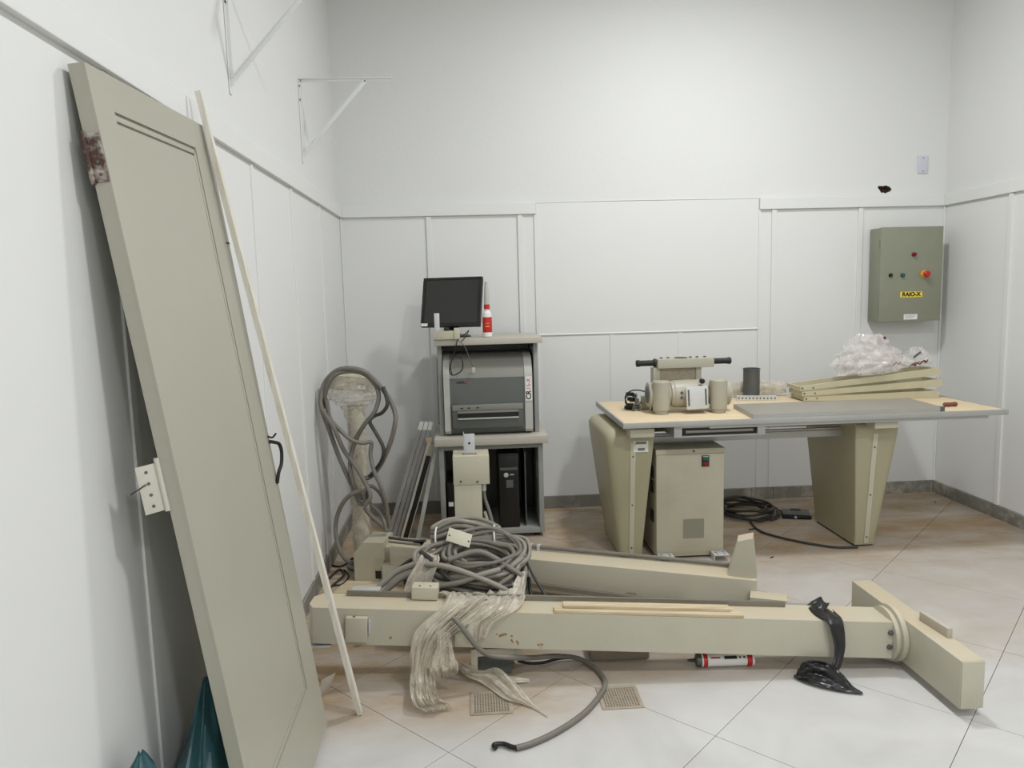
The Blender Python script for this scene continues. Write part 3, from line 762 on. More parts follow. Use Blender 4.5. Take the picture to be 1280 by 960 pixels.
# three stacked slat frames
fr = []
labels = ['topmost of the three long cream wooden frames stacked on the table', 'middle of the three long cream wooden frames stacked on the table', 'lowest of the three long cream wooden frames, resting on the tabletop']
for k in range(3):
    kk = 2-k   # height index
    hL, hR = .014+.031*kk, .022+.066*kk
    A = Vector((1.895+.012*k, 4.14, tz+hL)); C = Vector((2.70+.015*(k == 1), 4.10, tz+hR))
    t = thing('slat_frame', labels[k], 'wooden frame', (2.3, 4.15, tz+hL), 'stacked wooden frames on the table')
    for y, hh in ((0, .0185), (.16, .0185)):
        a_, c_ = A+Vector((0, y, 0)), C+Vector((0, y, 0))
        b = B(); ax = (c_-a_).normalized(); up = Vector((0, 0, 1)); ux = (up-ax*up.dot(ax)).normalized()
        rings = []
        for f, h_ in ((0, .0125), (.12, .0125), (.2, .014), (1, .021)):
            p = a_.lerp(c_, f); rings.append([p+ux*h_+Vector((0, -.009, 0)), p+ux*h_+Vector((0, .009, 0)), p-ux*h_+Vector((0, .009, 0)), p-ux*h_+Vector((0, -.009, 0))])
        b.loft(rings); part('side_bar', b, SLAT, t, flat=True)
    part('end_bar', B().frame(C+Vector((-.012, .008, 0)), C+Vector((-.012, .152, 0)), (0, 0, 1), .018, .009), SLAT, t)
    part('end_bar', B().frame(A+Vector((.012, .008, 0)), A+Vector((.012, .152, 0)), (0, 0, 1), .010, .009), SLAT, t)
    part('hinge_plate', B().frame(A+Vector((.005, -.0105, .001)), A+Vector((.075, -.0105, .003)), (0, 0, 1), .009, .001), SLAT, t)
    for f in (.012, .075): p = A+Vector((f, -.0108, .002)); part('screw', B().cyl(p+Vector((0, -.0025, 0)), p, .005, seg=10), DARKMET, t)
# clear plastic bag
def bagprof(f): return (.74+.5*f if f < .3 else .89-.95*(f-.3)**1.25)
def drop(G, fn):   # let the lower part of a bag settle on what carries it
    return [[Vector((p.x, p.y, p.z+fn(p)*(1-i/(len(G)-1)))) for p in r] for i, r in enumerate(G)]
lean = lambda p: (p.x-2.36)*.07
b = B(); b.loft(drop(crumple((2.325, 4.19, tz+.150), .215, .12, .225, 11, .34, bagprof, nth=64, nt=26, fold=1.7), lean))
t = solo('clear_plastic_bag', b, CLEAR, 'crumpled clear plastic bag of scraps on top of the stacked frames', 'plastic bag', angle=.25)
b = B(); b.loft(drop(crumple((2.35, 4.19, tz+.153), .17, .10, .17, 21, .4, bagprof, nth=48, nt=18, fold=2.2), lean)); part('inner_film', b, CLEAR, t, angle=.25)
b = B(); b.loft(crumple((2.62, 4.20, tz+.176), .10, .06, .115, 17, .35, bagprof, nth=40, nt=16, fold=2)); part('bag_tail', b, CLEAR, t, angle=.25)
random.seed(5)
for k in range(6):
    x, y, z = 2.46+random.uniform(-.02, .16), 4.13+random.uniform(-.01, .03), tz+.178+.004*k
    b = B(); b.tube([(x, y, z), (x+.015, y-.01, z+.02), (x+.035, y, z+.008), (x+.05, y+.01, z+.022)], .003, 6); part('scrap', b, REDD if k % 2 else BROWNP, t)
p = P(1106, 424, 4.16); part('red_clip', B().lathe(p, [(.004, 0), (.008, .006), (.006, .016)]), REDD, t)
part('dark_scrap', B().frame(P(1142, 447, 4.14), P(1151, 440, 4.14), (0, 0, 1), .006, .002), DKGREY, t)

# ================================================================== GENERATOR CABINET
t = thing('generator_cabinet', 'square cream metal cabinet with green and red switch under the table', 'cabinet', (1.136, 3.96, 0))
gx0, gx1, gy0, gy1, gz = .957, 1.318, 3.75, 4.16, .592
part('cabinet_body', B().box(gx0, gx1, gy0+.004, gy1, .012, gz-.002, .003), CREAM, t)
part('lid', B().box(gx0-.002, gx1+.002, gy0-.002, gy1+.002, gz-.001, gz+.001).box(gx0-.002, gx1+.002, gy0-.002, gy0+.003, gz-.026, gz), CREAM, t)
fpn = part('front_panel', B().box(gx0+.001, gx1-.001, gy0, gy0+.005, .03, gz-.028, .001), CREAM, t)
a, c = P(877, 583, gy0), P(886, 569, gy0)
sw = part('switch', B().box(a.x, c.x+.001, gy0-.006, gy0+.001, a.z, c.z, .001), BLACK, fpn)
part('rocker', B().box(a.x+.005, c.x-.004, gy0-.011, gy0-.005, (a.z+c.z)/2+.003, c.z-.008, .001), GREEN, fpn, 'green switch key')
part('rocker', B().box(a.x+.005, c.x-.004, gy0-.011, gy0-.005, a.z+.004, (a.z+c.z)/2-.003, .001), REDD, fpn, 'red switch key')
part('pilot_strip', B().box(a.x+.005, c.x-.004, gy0-.009, gy0-.005, c.z-.007, c.z-.002), LTGREY, fpn)
a, c = P(854, 673, gy0), P(880, 648, gy0)
vg = part('vent_recess', B().box(a.x, c.x, gy0-.0006, gy0+.001, a.z, c.z), DARKMET, fpn, flat=True)
n = 11
b = B()
for k in range(n+1):
    x = a.x+(c.x-a.x)*k/n; b.box(x-.0022, x+.0022, gy0-.002, gy0, a.z, c.z)
    z = a.z+(c.z-a.z)*k/n; b.box(a.x, c.x, gy0-.002, gy0, z-.0022, z+.0022)
part('vent_mesh', b, CREAM, fpn, flat=True)
p = P(867, 564, gy0); part('screw', B().cyl((p.x, gy0-.005, gz-.012), (p.x, gy0, gz-.012), .006, seg=12), DARKMET, t)
for x in (.995, 1.285):
    br_ = part('foot_bracket', B().box(x-.04, x+.04, gy0-.075, gy0-.003, .033, .037, .001).box(x-.04, x+.04, gy0-.008, gy0-.002, .0, .035).box(x-.04, x-.036, gy0-.07, gy0-.003, 0.0, .035), GALV, t)
    for sx_ in (-.02, .02):
        for sy_ in (-.055, -.03): part('bolt_hole', B().cyl((x+sx_, gy0+sy_, .0365), (x+sx_, gy0+sy_, .0385), .005, seg=10), DARKMET, br_)
for z in (.46, .38, .22): part('side_socket', B().box(gx0-.008, gx0+.001, 3.80, 3.86, z-.03, z+.03, .002), BLACK, t)

# ================================================================== FOOT SWITCH AND ITS CABLE COIL
t = thing('foot_switch', 'flat dark foot switch on the floor beside the right table leg', 'foot switch', (1.96, 4.36, 0))
m = Matrix.Translation((1.995, 4.375, 0)) @ Matrix.Rotation(-.30, 4, 'Z')
part('base', B().box(-.085, .085, -.055, .055, .001, .022, .005, m), BLACK, t)
part('pedal', B().box(-.080, .080, -.05, .05, .026, .034, .004, m @ Matrix.Rotation(.06, 4, 'X')), DKGREY, t)
part('toe_guard', B().box(-.03, .03, .02, .05, .033, .040, .003, m), BLACK, t)
part('chrome_foot', B().lathe(m @ Vector((-.01, -.058, .014)), [(.008, 0), (.008, .008), (.004, .012)], (0, -1, 0)), GALV, t)
t = thing('cable_coil', 'dark cable coiled on the floor behind the cream cabinet', 'cable', (1.70, 4.5, 0))
random.seed(9)
for k in range(6):
    c = Vector((1.715+random.uniform(-.02, .02), 4.48+random.uniform(-.03, .03), .012+.010*k)); pts = []
    for i in range(14):
        a = 2*math.pi*i/14; pts.append(c+Vector(((.155+.02*random.uniform(-1, 1))*math.cos(a), (.165+.02*random.uniform(-1, 1))*math.sin(a), .008*math.sin(a*2+k))))
    part('coil_loop', B().tube(pts, .0075, 7, closed=True, sub=4), CABLED, t)
part('loose_run', B().tube([F(u, v, .008) for u, v in ((938, 652), (945, 660), (958, 667), (985, 674), (1015, 680), (1045, 684), (1072, 684))], .0065, 7), CABLED, t)
part('loose_run', B().tube([F(u, v, .012) for u, v in ((948, 640), (957, 634), (966, 633), (972, 637), (970, 645), (962, 649), (953, 647))], .006, 7), CABLED, t)
part('loose_run', B().tube([F(u, v, .01) for u, v in ((964, 650), (971, 648), (974, 643), (971, 640), (974, 638), (977, 639))], .005, 7), CABLED, t)
part('twin_end', B().tube([F(u, v, .006) for u, v in ((936, 662), (944, 661), (953, 666), (962, 667))], .0035, 6), BLACK, t)

# ================================================================== TROLLEY WITH READER, MONITOR
t = thing('equipment_trolley', 'grey two tier equipment trolley standing against the back wall', 'trolley', (.11, 4.45, 0))
lx0, lx1, ly0, ly1 = -.192, .410, 4.215, 4.68
b = B(); b.box(lx0, lx0+.028, ly0, ly1, .025, .566, .003); part('side_panel', b, TROL, t)
b = B(); b.box(lx1-.028, lx1, ly0, ly1, .025, .566, .003); sp_ = part('side_panel', b, TROL, t)
part('slot_handle', B().box(lx1-.0305, lx1-.0275, 4.33, 4.37, .33, .43, .001), LTGREY, sp_)
part('bottom_panel', B().box(lx0+.028, lx1-.028, ly0+.002, ly1, .025, .058, .002), TROL, t)
part('back_panel', B().box(lx0+.028, lx1-.028, ly1-.012, ly1-.002, .058, .566), DKGREY, t)
part('top_front_rail', B().box(lx0+.028, lx1-.028, ly0+.002, ly0+.02, .535, .566), TROL, t)
part('middle_shelf', B().box(lx0-.022, lx1+.028, ly0-.045, ly1+.01, .566, .612, .006), TROLTOP, t)
for x in (-.183, .372):
    part('upright', B().box(x, x+.026, 4.28, 4.66, .612, 1.140, .003), TROL, t)
    part('corner_knob', B().lathe((x+.013+(.012 if x < 0 else -.012), 4.30, 1.118), [(.014, 0), (.016, .006), (.010, .02)]), BLACK, t)
part('top_shelf', B().box(-.198, .418, 4.20, 4.70, 1.140, 1.176, .005), TROLTOP, t)
part('rear_panel', B().box(-.157, .372, 4.645, 4.655, .612, 1.140), TROL, t)
for x in (lx0+.04, lx1-.04):
    for y in (ly0+.05, ly1-.05): part('foot', B().cyl((x, y, 0.0005), (x, y, .027), .018, seg=14), BLACK, t)

# things inside the lower compartment
t = thing('computer_tower', 'tall black computer tower inside the lower trolley compartment', 'computer', (.22, 4.42, .0585))
part('case', B().box(.150, .268, 4.235, 4.60, .0585, .50, .006), BLACK, t)
part('front_bezel', B().box(.152, .266, 4.226, 4.236, .07, .49, .003), BLACK, t)
part('bezel_step', B().box(.158, .26, 4.222, 4.228, .405, .42), DKGREY, t)
part('power_button', B().lathe((.192, 4.227, .375), [(.014, 0), (.014, .004), (.01, .006)], (0, -1, 0)), LTGREY, t)
part('badge', B().box(.192, .232, 4.2235, 4.2265, .30, .345), DKGREY, t)
part('mark', B().box(.215, .238, 4.2235, 4.2265, .374, .380), LTGREY, t)
solo('divider_sheet', B().box(.300, .306, 4.25, 4.63, .0585, .50, .001, Matrix.Translation((.003, 0, 0))), DKGREY, 'dark grey upright sheet right of the black tower in the trolley', 'sheet')
t = thing('power_unit', 'low black unit at the left inside the trolley behind the cream column', 'power unit', (-.09, 4.42, .0585))
part('case', B().box(-.155, -.03, 4.27, 4.6, .0585, .33, .005), BLACK, t)
part('label_plate', B().box(-.148, -.12, 4.267, 4.2705, .19, .215), WHITE, t)

# cassette reader
t = thing('cassette_reader', 'grey tabletop film cassette reader with wide slot on the trolley', 'scanner', (.1, 4.45, .6125))
rz = .6125
prof = [(4.262, rz+.012), (4.245, rz+.03), (4.243, rz+.33), (4.25, rz+.36), (4.268, rz+.40), (4.30, rz+.435), (4.345, rz+.458), (4.40, rz+.466), (4.62, rz+.466), (4.62, rz+.012)]
b = B(); b.prism([(-.118, y, z) for y, z in prof], (.432, 0, 0)); body = part('body', b, DKGREY, t, angle=.35)
prof2 = [(y-.006 if y < 4.5 else y+.004, z+.004 if z > rz+.3 else z) for y, z in prof]
for x in (-.152, .314):
    b = B(); b.prism([(x, y, z) for y, z in prof2], (.035 if x < 0 else .045, 0, 0)); sd = part('side_cheek', b, LTGREY, t, angle=.35)
prof3 = [(4.241, rz+.335), (4.248, rz+.362), (4.266, rz+.403), (4.298, rz+.4385), (4.344, rz+.4615), (4.40, rz+.4695), (4.40, rz+.463), (4.345, rz+.455), (4.30, rz+.432), (4.27, rz+.395), (4.25, rz+.335)]
b = B(); b.prism([(-.117, y, z) for y, z in prof3], (.430, 0, 0)); part('top_sheen', b, MIDGREY, t, angle=.35)  # lighter grey shell paints in the light reflected off the curved top
part('base_skid', B().box(-.13, .34, 4.28, 4.6, rz, rz+.014), BLACK, t)
slp = part('slot_panel', B().box(-.106, .300, 4.226, 4.245, rz+.045, rz+.185, .004), DKGREY, t)
part('key_strip', B().box(-.106, .300, 4.222, 4.228, rz+.150, rz+.184, .002), MIDGREY, t)
b = B()
for x in (-.06, -.02, .03): b.box(x, x+.018, 4.2212, 4.2225, rz+.162, rz+.168)
part('key_marks', b, INK, t)
part('slot', B().box(-.076, .275, 4.2245, 4.2265, rz+.108, rz+.134), BLACK, slp)
part('slot_lip', B().box(-.076, .275, 4.216, 4.227, rz+.099, rz+.107, .001), LTGREY, slp)
part('slot_lip', B().box(-.076, .275, 4.218, 4.227, rz+.135, rz+.147, .001), MIDGREY, slp)
# lettering up the right cheek, logo on the body front
lm = lambda z: basis((.337, 4.2336, z), (0, 0, 1), (-1, 0, 0), (0, -1, 0))
wp = part('name_strip', B().box(.318, .356, 4.2342, 4.2375, rz+.195, rz+.335), WHITE, t)
part('lettering', textmesh('CR', .040, lm(rz+.228), bold=.0010), INK, wp, flat=True)
part('lettering', textmesh('15-X', .033, lm(rz+.292)), REDINK, wp, flat=True)
part('logo', textmesh('AGFA', .018, basis((-.055, 4.242, rz+.312), (1, 0, 0), (0, 0, 1), (0, -1, 0)), bold=.0006), INK, t, flat=True)
part('logo_diamond', B().box(-.022, -.008, 4.2415, 4.2432, rz+.307, rz+.317), REDINK, t)

# monitor
c = P(564, 377, 4.40); W2, H2_ = .182, .150
yaw_, tilt = math.radians(-17), math.radians(17)
fx = Vector((math.cos(yaw_), -math.sin(-yaw_)*-1, 0)); fx = Vector((math.cos(yaw_), math.sin(yaw_), 0)).normalized()
back_ = Vector((-fx.y, fx.x, 0))                       # away from the viewer side
fy = (Vector((0, 0, 1))*math.cos(tilt) + back_*math.sin(tilt)).normalized()
fz = fx.cross(fy).normalized()
mm = basis(c, fx, fy, fz)
t = thing('monitor', 'black flat monitor tilted back on top of the trolley', 'monitor', (c.x, c.y+.05, 1.1765))
b = B(); b.box(-W2, W2, -H2_, -H2_+.024, -.028, 0, .004, mm); b.box(-W2, W2, H2_-.016, H2_, -.028, 0, .004, mm); b.box(-W2, -W2+.018, -H2_+.0245, H2_-.0165, -.028, -.0002, 0, mm); b.box(W2-.018, W2, -H2_+.0245, H2_-.0165, -.028, -.0002, 0, mm)
part('bezel', b, BLACK, t)
part('back_shell', B().box(-W2+.004, W2-.004, -H2_+.004, H2_-.004, -.045, -.012, .006, mm), BLACK, t)
part('screen', B().box(-W2+.017, W2-.017, -H2_+.022, H2_-.015, -.013, -.004, 0, mm), SCREEN, t)
part('asset_sticker', B().box(-W2+.004, -W2+.044, -H2_+.003, -H2_+.020, -.001, .0008, 0, mm), WHITE, t, 'small white asset sticker')
nb = mm @ Vector((0, -.03, -.045)); zt = 1.1765
part('stand_neck', B().frame((nb.x, nb.y+.045, zt+.012), nb, fx, .03, .012, .003), BLACK, t)
part('stand_base', B().lathe((nb.x, nb.y+.03, zt), [(.10, 0), (.10, .006), (.085, .012), (.03, .016)], seg=28), BLACK, t)

# bottle
t = thing('spray_bottle', 'white and red plastic bottle with nozzle beside the monitor', 'bottle', (.100, 4.335, 1.1765))
bp = Vector((.112, 4.32, 1.1765))
part('bottle_body', B().lathe(bp, [(.022, 0), (.027, .004), (.027, .120), (.024, .140), (.014, .152), (.013, .165)], seg=24), WHITE, t)
part('bottle_label', B().lathe(bp+Vector((0, 0, .028)), [(.0274, 0), (.0276, .001), (.0276, .087), (.0274, .088)], seg=24), RED, t, 'red printed label')
part('cap', B().lathe(bp+Vector((0, 0, .162)), [(.017, 0), (.017, .026), (.013, .028)], seg=20), RED, t)
part('nozzle', B().lathe(bp+Vector((0, 0, .189)), [(.016, 0), (.015, .03), (.011, .10), (.008, .125), (.009, .13)], seg=16), LTGREY, t)
part('label_print', B().box(bp.x-.012, bp.x+.012, bp.y-.0285, bp.y-.027, bp.z+.06, bp.z+.066).box(bp.x-.009, bp.x+.01, bp.y-.0285, bp.y-.027, bp.z+.078, bp.z+.082), AMBER, t)

# sensor box with wires
a, c = P(543, 429.5, 4.19), P(572, 417, 4.19)
t = thing('junction_box', 'small cream box with metal tab and dangling wires at the trolley top edge', 'junction box', ((a.x+c.x)/2, 4.22, 1.1765))
bz = 1.1765
part('box_body', B().box(a.x, c.x-.02, 4.185, 4.245, bz, bz+.048, .002), CREAM, t)
part('box_end', B().box(c.x-.02, c.x+.012, 4.18, 4.25, bz, bz+.062, .003), CREAMW, t)
part('metal_tab', B().box(a.x+.003, a.x+.032, 4.215, 4.218, bz+.048, bz+.148, .001), GALV, t)
part('relay', B().box(a.x+.055, a.x+.085, 4.20, 4.225, bz+.048, bz+.066, .003), BLACK, t)
def wire(pts, r, m, Y=4.17): part('wire', B().tube([P(u, v, Y if len(q) == 0 else q[0]) for u, v, *q in pts], r, 6), m, t)
wire([(572, 424), (570, 433), (567, 445), (563, 455), (562, 465), (567, 469, 4.185), (577, 463, 4.185), (578, 452), (572, 444), (566, 447), (563, 458), (565, 468, 4.18)], .0032, BLACK)
wire([(573, 426), (580, 432), (585, 443), (590, 456), (592, 463)], .0022, DKGREY, 4.165)
wire([(570, 422, 4.2), (578, 420, 4.2), (584, 415, 4.21), (586, 413, 4.21), (582, 421, 4.19), (576, 427, 4.17)], .0028, BLACK)
wire([(556, 417, 4.2), (562, 414, 4.21), (569, 416, 4.21), (572, 421, 4.19)], .003, BLACK)
p = P(592, 462, 4.165); part('plug', B().box(p.x-.009, p.x+.009, 4.158, 4.172, p.z-.018, p.z+.012, .002), LTGREY, t)
part('plug', B().box(p.x-.03, p.x+.006, 4.156, 4.166, p.z-.024, p.z-.017, .002), STEEL, t)

# ================================================================== LEANING RAILS
def lean_bar(u0, v0, u1, v1, Y0, Y1, hw, depth, m, label, capm=None, name='metal_rail'):
    a, c = P(u0, v0, Y0), P(u1, v1, Y1)
    t = thing(name, label, 'rail', (a.x, a.y, max(a.z, 0)), 'bars leaning on the trolley side')
    part('bar', B().frame(a, c, (1, 0, 0), hw, depth, .001), m, t)
    if capm:
        ax = (c-a).normalized(); part('end_cap', B().frame(c-ax*.045, c+ax*.004, (1, 0, 0), hw*1.02, depth*1.03, .001), capm, t)
    return t, a, c
for k, lab in enumerate(('leftmost of three slim white tipped bars leaning by the trolley', 'middle one of three slim white tipped bars leaning by the trolley', 'rightmost of three slim white tipped bars, next to the black channel')):
    lean_bar(485.5+6.2*k, 672, 527.5+6.0*k, 528, 4.37, 4.43, .0118, .028, BARG, lab, WHITE)
t, a, c = lean_bar(505, 676, 539.5, 554, 4.306, 4.362, .024, .016, CREAMW, 'cream channel with black insert leaning left of the trolley', name='black_channel')
ax = (c-a).normalized()
part('black_insert', B().frame(a+ax*.02+Vector((.004, -.017, 0)), c-ax*.075+Vector((.004, -.017, 0)), (1, 0, 0), .014, .002), BLACK, t)
part('slide', B().frame(a+ax*.20+Vector((-.014, -.018, 0)), a+ax*.30+Vector((-.014, -.018, 0)), (1, 0, 0), .004, .003), GALV, t)
part('wood_block', B().box(c.x-.032, c.x+.004, c.y-.018, c.y+.012, c.z+.004, c.z+.034, .002), PALEWOOD, t)
lean_bar(522, 676, 546, 557, 4.258, 4.318, .012, .02, LTGREY, 'grey angle bar leaning closest to the trolley leg', name='angle_bar')

# ================================================================== UPRIGHT CREAM COLUMN IN FRONT OF TROLLEY
a, c = P(567.5, 607, 3.64), P(602, 607, 3.64)
t = thing('upright_column', 'short upright cream column with square head and metal tab before the trolley', 'column', ((a.x+c.x)/2, 3.70, 0))
part('shaft', B().box(a.x, c.x, 3.645, 3.76, .001, a.z, .004), CREAMW, t)
c2_ = P(612, 566, 3.64)
hd = part('head', B().box(a.x-.002, c2_.x-.004, 3.64, 3.80, a.z+.0005, P(567, 571, 3.64).z, .003), CREAMW, t)
ht = P(567, 571, 3.64).z
for u in (576, 597): p = P(u, 602, 3.638); part('screw', B().cyl((p.x, 3.634, p.z), (p.x, 3.641, p.z), .005, seg=10), DARKMET, hd)
p0, p1 = P(580, 566, 3.69), P(593, 542, 3.69)
tb = part('metal_tab', B().box(p0.x, p1.x, 3.69, 3.694, ht-.004, p1.z, .001).box(p0.x-.001, p0.x+.002, 3.69, 3.72, ht+.02, p1.z+.006), GALV, t)
pc = P(586.5, 554, 3.69); part('tab_hole', B().cyl((pc.x, 3.6885, pc.z), (pc.x, 3.695, pc.z), .006, seg=12), INK, tb)
part('tab_slot', B().box(p0.x-.008, p1.x+.008, 3.682, 3.702, ht-.002, ht+.001), BLACK, hd)
p = P(605, 612, 3.68)
part('conduit', B().tube([P(605, 609, 3.69), P(606, 622, 3.68), P(612, 640, 3.66), P(617, 660, 3.63), P(620, 676, 3.60)], .0085, 8), CABLE, t)
part('conduit_nut', B().cyl((p.x, 3.685, ht-.19), (p.x, 3.685, ht-.155), .012, seg=12), GALV, t)

# ================================================================== WRAPPED COLUMN WITH CABLE LOOPS (left)
PY = 3.86
c = P(449, 600, PY); px = c.x
t = thing('wrapped_column', 'slim cream column with wide film wrapped head near the left corner', 'column', (px, PY, 0))
part('foot', B().lathe((px, PY, .001), [(.085, 0), (.085, .012), (.05, .02)], seg=28), STEEL, t)
part('shaft', B().lathe((px, PY, .012), [(.043, 0), (.043, .30), (.041, .70), (.041, .86)], seg=28), CREAMW, t)
ha, hc_ = P(409, 482, PY), P(471, 482, PY)
cx_ = (ha.x+hc_.x)/2
part('head', B().box(-.116, .116, -.07, .07, -.040, .040, .028, Matrix.Translation((cx_, PY, .99)) @ Matrix.Rotation(.10, 4, 'Y')), CREAM2, t)
b = B(); b.loft(crumple((cx_+.004, PY, .80), .130, .090, .235, 8, .14, lambda f: [.40, .42, .50, .72, .92, .98, 1.0, .98, .90, .72, .45][min(10, int(f*10.001))], nth=48, nt=22, fold=2.4)); part('film_wrap', b, WRAP, t, angle=.3)
b = B(); b.loft(crumple((px, PY, .10), .050, .050, .72, 18, .07, lambda f: .97+.04*math.sin(f*20), nth=36, nt=30, fold=3), cap=False); part('film_sleeve', b, WRAP, t, angle=.3)
t = thing('looped_cable', 'thick grey cable looped over the film wrapped column head', 'cable', (px, PY-.1, 0))
Z6 = lambda x, y: (380+x/3.43, 440+y/3.43)
loops = [
 ([(245, 640), (200, 560), (150, 450), (110, 340), (78, 250), (72, 200), (90, 130), (140, 80), (200, 70), (260, 85), (310, 130), (360, 190), (390, 260), (390, 310), (370, 390), (330, 480), (290, 530), (255, 545)], 3.74, .012),
 ([(95, 200), (110, 280), (145, 325), (200, 375), (250, 390), (288, 388), (285, 440), (300, 510), (330, 580), (352, 650), (365, 745)], 3.72, .0105),
 ([(85, 240), (95, 160), (130, 100), (200, 82), (265, 98), (310, 150), (320, 200), (300, 260), (260, 310), (230, 360), (205, 430), (198, 500), (215, 570), (250, 630)], 3.755, .0115),
 ([(340, 150), (358, 220), (335, 260), (300, 275), (282, 300), (310, 350), (340, 410), (335, 460), (310, 500), (270, 545)], 3.735, .0095),
 ([(80, 250), (130, 330), (170, 420), (220, 490), (262, 560), (285, 620), (262, 670), (330, 740), (360, 768)], 3.71, .0115),
 ([(250, 590), (190, 620), (150, 680), (135, 760), (150, 840), (180, 890), (222, 912)], 3.70, .0115),
 ([(265, 600), (285, 650), (325, 690), (345, 730), (352, 770)], 3.73, .010),
 ([(210, 590), (240, 650), (262, 640), (258, 600), (290, 575), (335, 620), (350, 690)], 3.725, .010)]
random.seed(2)
for k, (pts, Y, r) in enumerate(loops):
    part('cable_loop', B().tube([P(*Z6(x, y), Y+.018*math.sin(i*1.3+k)) for i, (x, y) in enumerate(pts)], r, 8, sub=5), CABLE if k % 3 else CABLED if k == 3 else CABLE, t)
t = thing('floor_wire', 'thin black wires lying in the dusty left corner by the skirting', 'wire', (-.64, 3.6, 0))
part('strand', B().tube([F(u, v, .006) for u, v in ((412, 706), (424, 708), (434, 704), (440, 698), (444, 700))], .005, 6), BLACK, t)
part('strand', B().tube([F(u, v, .008) for u, v in ((398, 735), (412, 722), (424, 712), (430, 718), (420, 728), (408, 738))], .006, 6), CABLED, t)
part('strand', B().tube([F(u, v, .006) for u, v in ((430, 712), (436, 720), (428, 730), (415, 732))], .004, 6), BLACK, t)

# ================================================================== REAR BEAM (beam lying towards the table)
u2 = Vector((.924, -.382, 0)).normalized(); n2 = Vector((.382, .924, 0)).normalized()
R2 = Vector((1.165, 2.925, 0))            # near right top edge of the beam (plan)
def m2(s, off=0.0, z=0.0): return R2 - u2*s + n2*off + Vector((0, 0, z))   # s = distance to the left along the beam
BM2 = basis(R2, -u2, n2, (0, 0, 1))       # local x to the left
def bx2(x0, x1, y0, y1, z0, z1, bev=.003): return B().box(x0, x1, y0, y1, z0, z1, bev, BM2)
t = thing('rear_column_beam', 'long cream steel column lying on the floor in front of the cabinet', 'beam', m2(.85, .07))
part('beam', bx2(-.005, 1.72, 0, .135, .045, .200, .004), CREAM2, t)
part('foot_pad', bx2(.02, .16, .02, .115, .0005, .045), STEEL, t)
part('foot_pad', bx2(1.4, 1.54, .02, .115, .0005, .045), STEEL, t)
# upright end fin
f0 = [(-.005, .0), (.115, .0), (.075, .165), (.012, .185)]
b = B(); b.prism([m2(x, .03, .2005+z*.92) for x, z in f0], n2*.085); part('end_fin', b, CREAM2, t, 'worn upright end fin', flat=True)
part('end_step', bx2(-.125, .02, -.075, -.001, .0005, .155), CREAM2, t)
part('conduit', B().tube([m2(.07, .128, .212), m2(.3, .132, .212), m2(.6, .134, .213), m2(.95, .13, .214), m2(1.15, .13, .216)], .010, 8), CABLE, t)
for s in (.09, .98, 1.02): part('clip', bx2(s, s+.014, .115, .145, .2, .226, .001), GALV, t)
part('guide_rail', B().frame(m2(.33, -.035, .075), m2(1.2, -.035, .10), (0, 0, 1), .010, .012), STEEL, t)
part('rail_end', B().cyl(m2(.315, -.055, .074), m2(.315, -.015, .074), .015, seg=14), BLACK, t)
part('rail_arm', bx2(.5, .54, -.03, .002, .06, .09), STEEL, t)
# left end: motor box and steps
q = [(-.607, 3.675), (-.47, 3.62)]
bl = thing  # noqa
m3 = basis((-.612, 3.645, 0), Vector((.97, -.2, 0)).normalized(), Vector((.2, .97, 0)).normalized(), (0, 0, 1))
pr = [(0, .001), (.155, .001), (.155, .205), (.05, .205), (0, .145)]
b = B(); b.prism([m3 @ Vector((x, 0, z)) for x, z in pr], (m3.to_3x3() @ Vector((0, .17, 0)))); part('end_box', b, CREAM, t, flat=True)
part('box_slot', B().box(.11, .14, -.003, .01, .02, .06, 0, m3), BLACK, t)
part('end_block', B().box(.155, .33, .03, .15, .03, .175, .003, m3), CREAM2, t)
part('end_block', B().box(.155, .26, -.03, .03, .001, .10, .003, m3), CREAM2, t)
part('lug', B().box(.30, .36, -.01, .05, .09, .20, .002, m3), CREAM2, t)
part('base_plate', B().box(-.05, .16, -.16, -.002, .001, .006, .0, m3), PALEWOOD, t)

# ================================================================== FRONT BEAM WITH CROSS BAR
A1, B1 = Vector((-.63, 2.645, .160)), Vector((1.512, 2.505, .050))     # front bottom edge
u1 = (B1-A1).normalized(); n1 = Vector((-u1.y, u1.x, 0)).normalized(); w1 = u1.cross(n1).normalized()
w1 = w1 if w1.z > 0 else -w1
L1 = (B1-A1).length; BM1 = basis(A1, u1, n1, w1)
BD, BHH = .135, .138
def bx1(x0, x1, y0, y1, z0, z1, bev=.002): return B().box(x0, x1, y0, y1, z0, z1, bev, BM1)
def q1(x, y, z): return BM1 @ Vector((x, y, z))
t = thing('front_column_beam', 'long cream steel column lying across the floor with a T shaped foot', 'beam', (.5, 2.6, 0))
b = B(); pl_ = [(.02, 0), (L1, 0), (L1, BD), (.03, BD), (0, .10), (0, .035)]
b.prism([q1(x, y, 0) for x, y in pl_], w1*BHH); bmx = part('beam', b, CREAM2, t, flat=True)
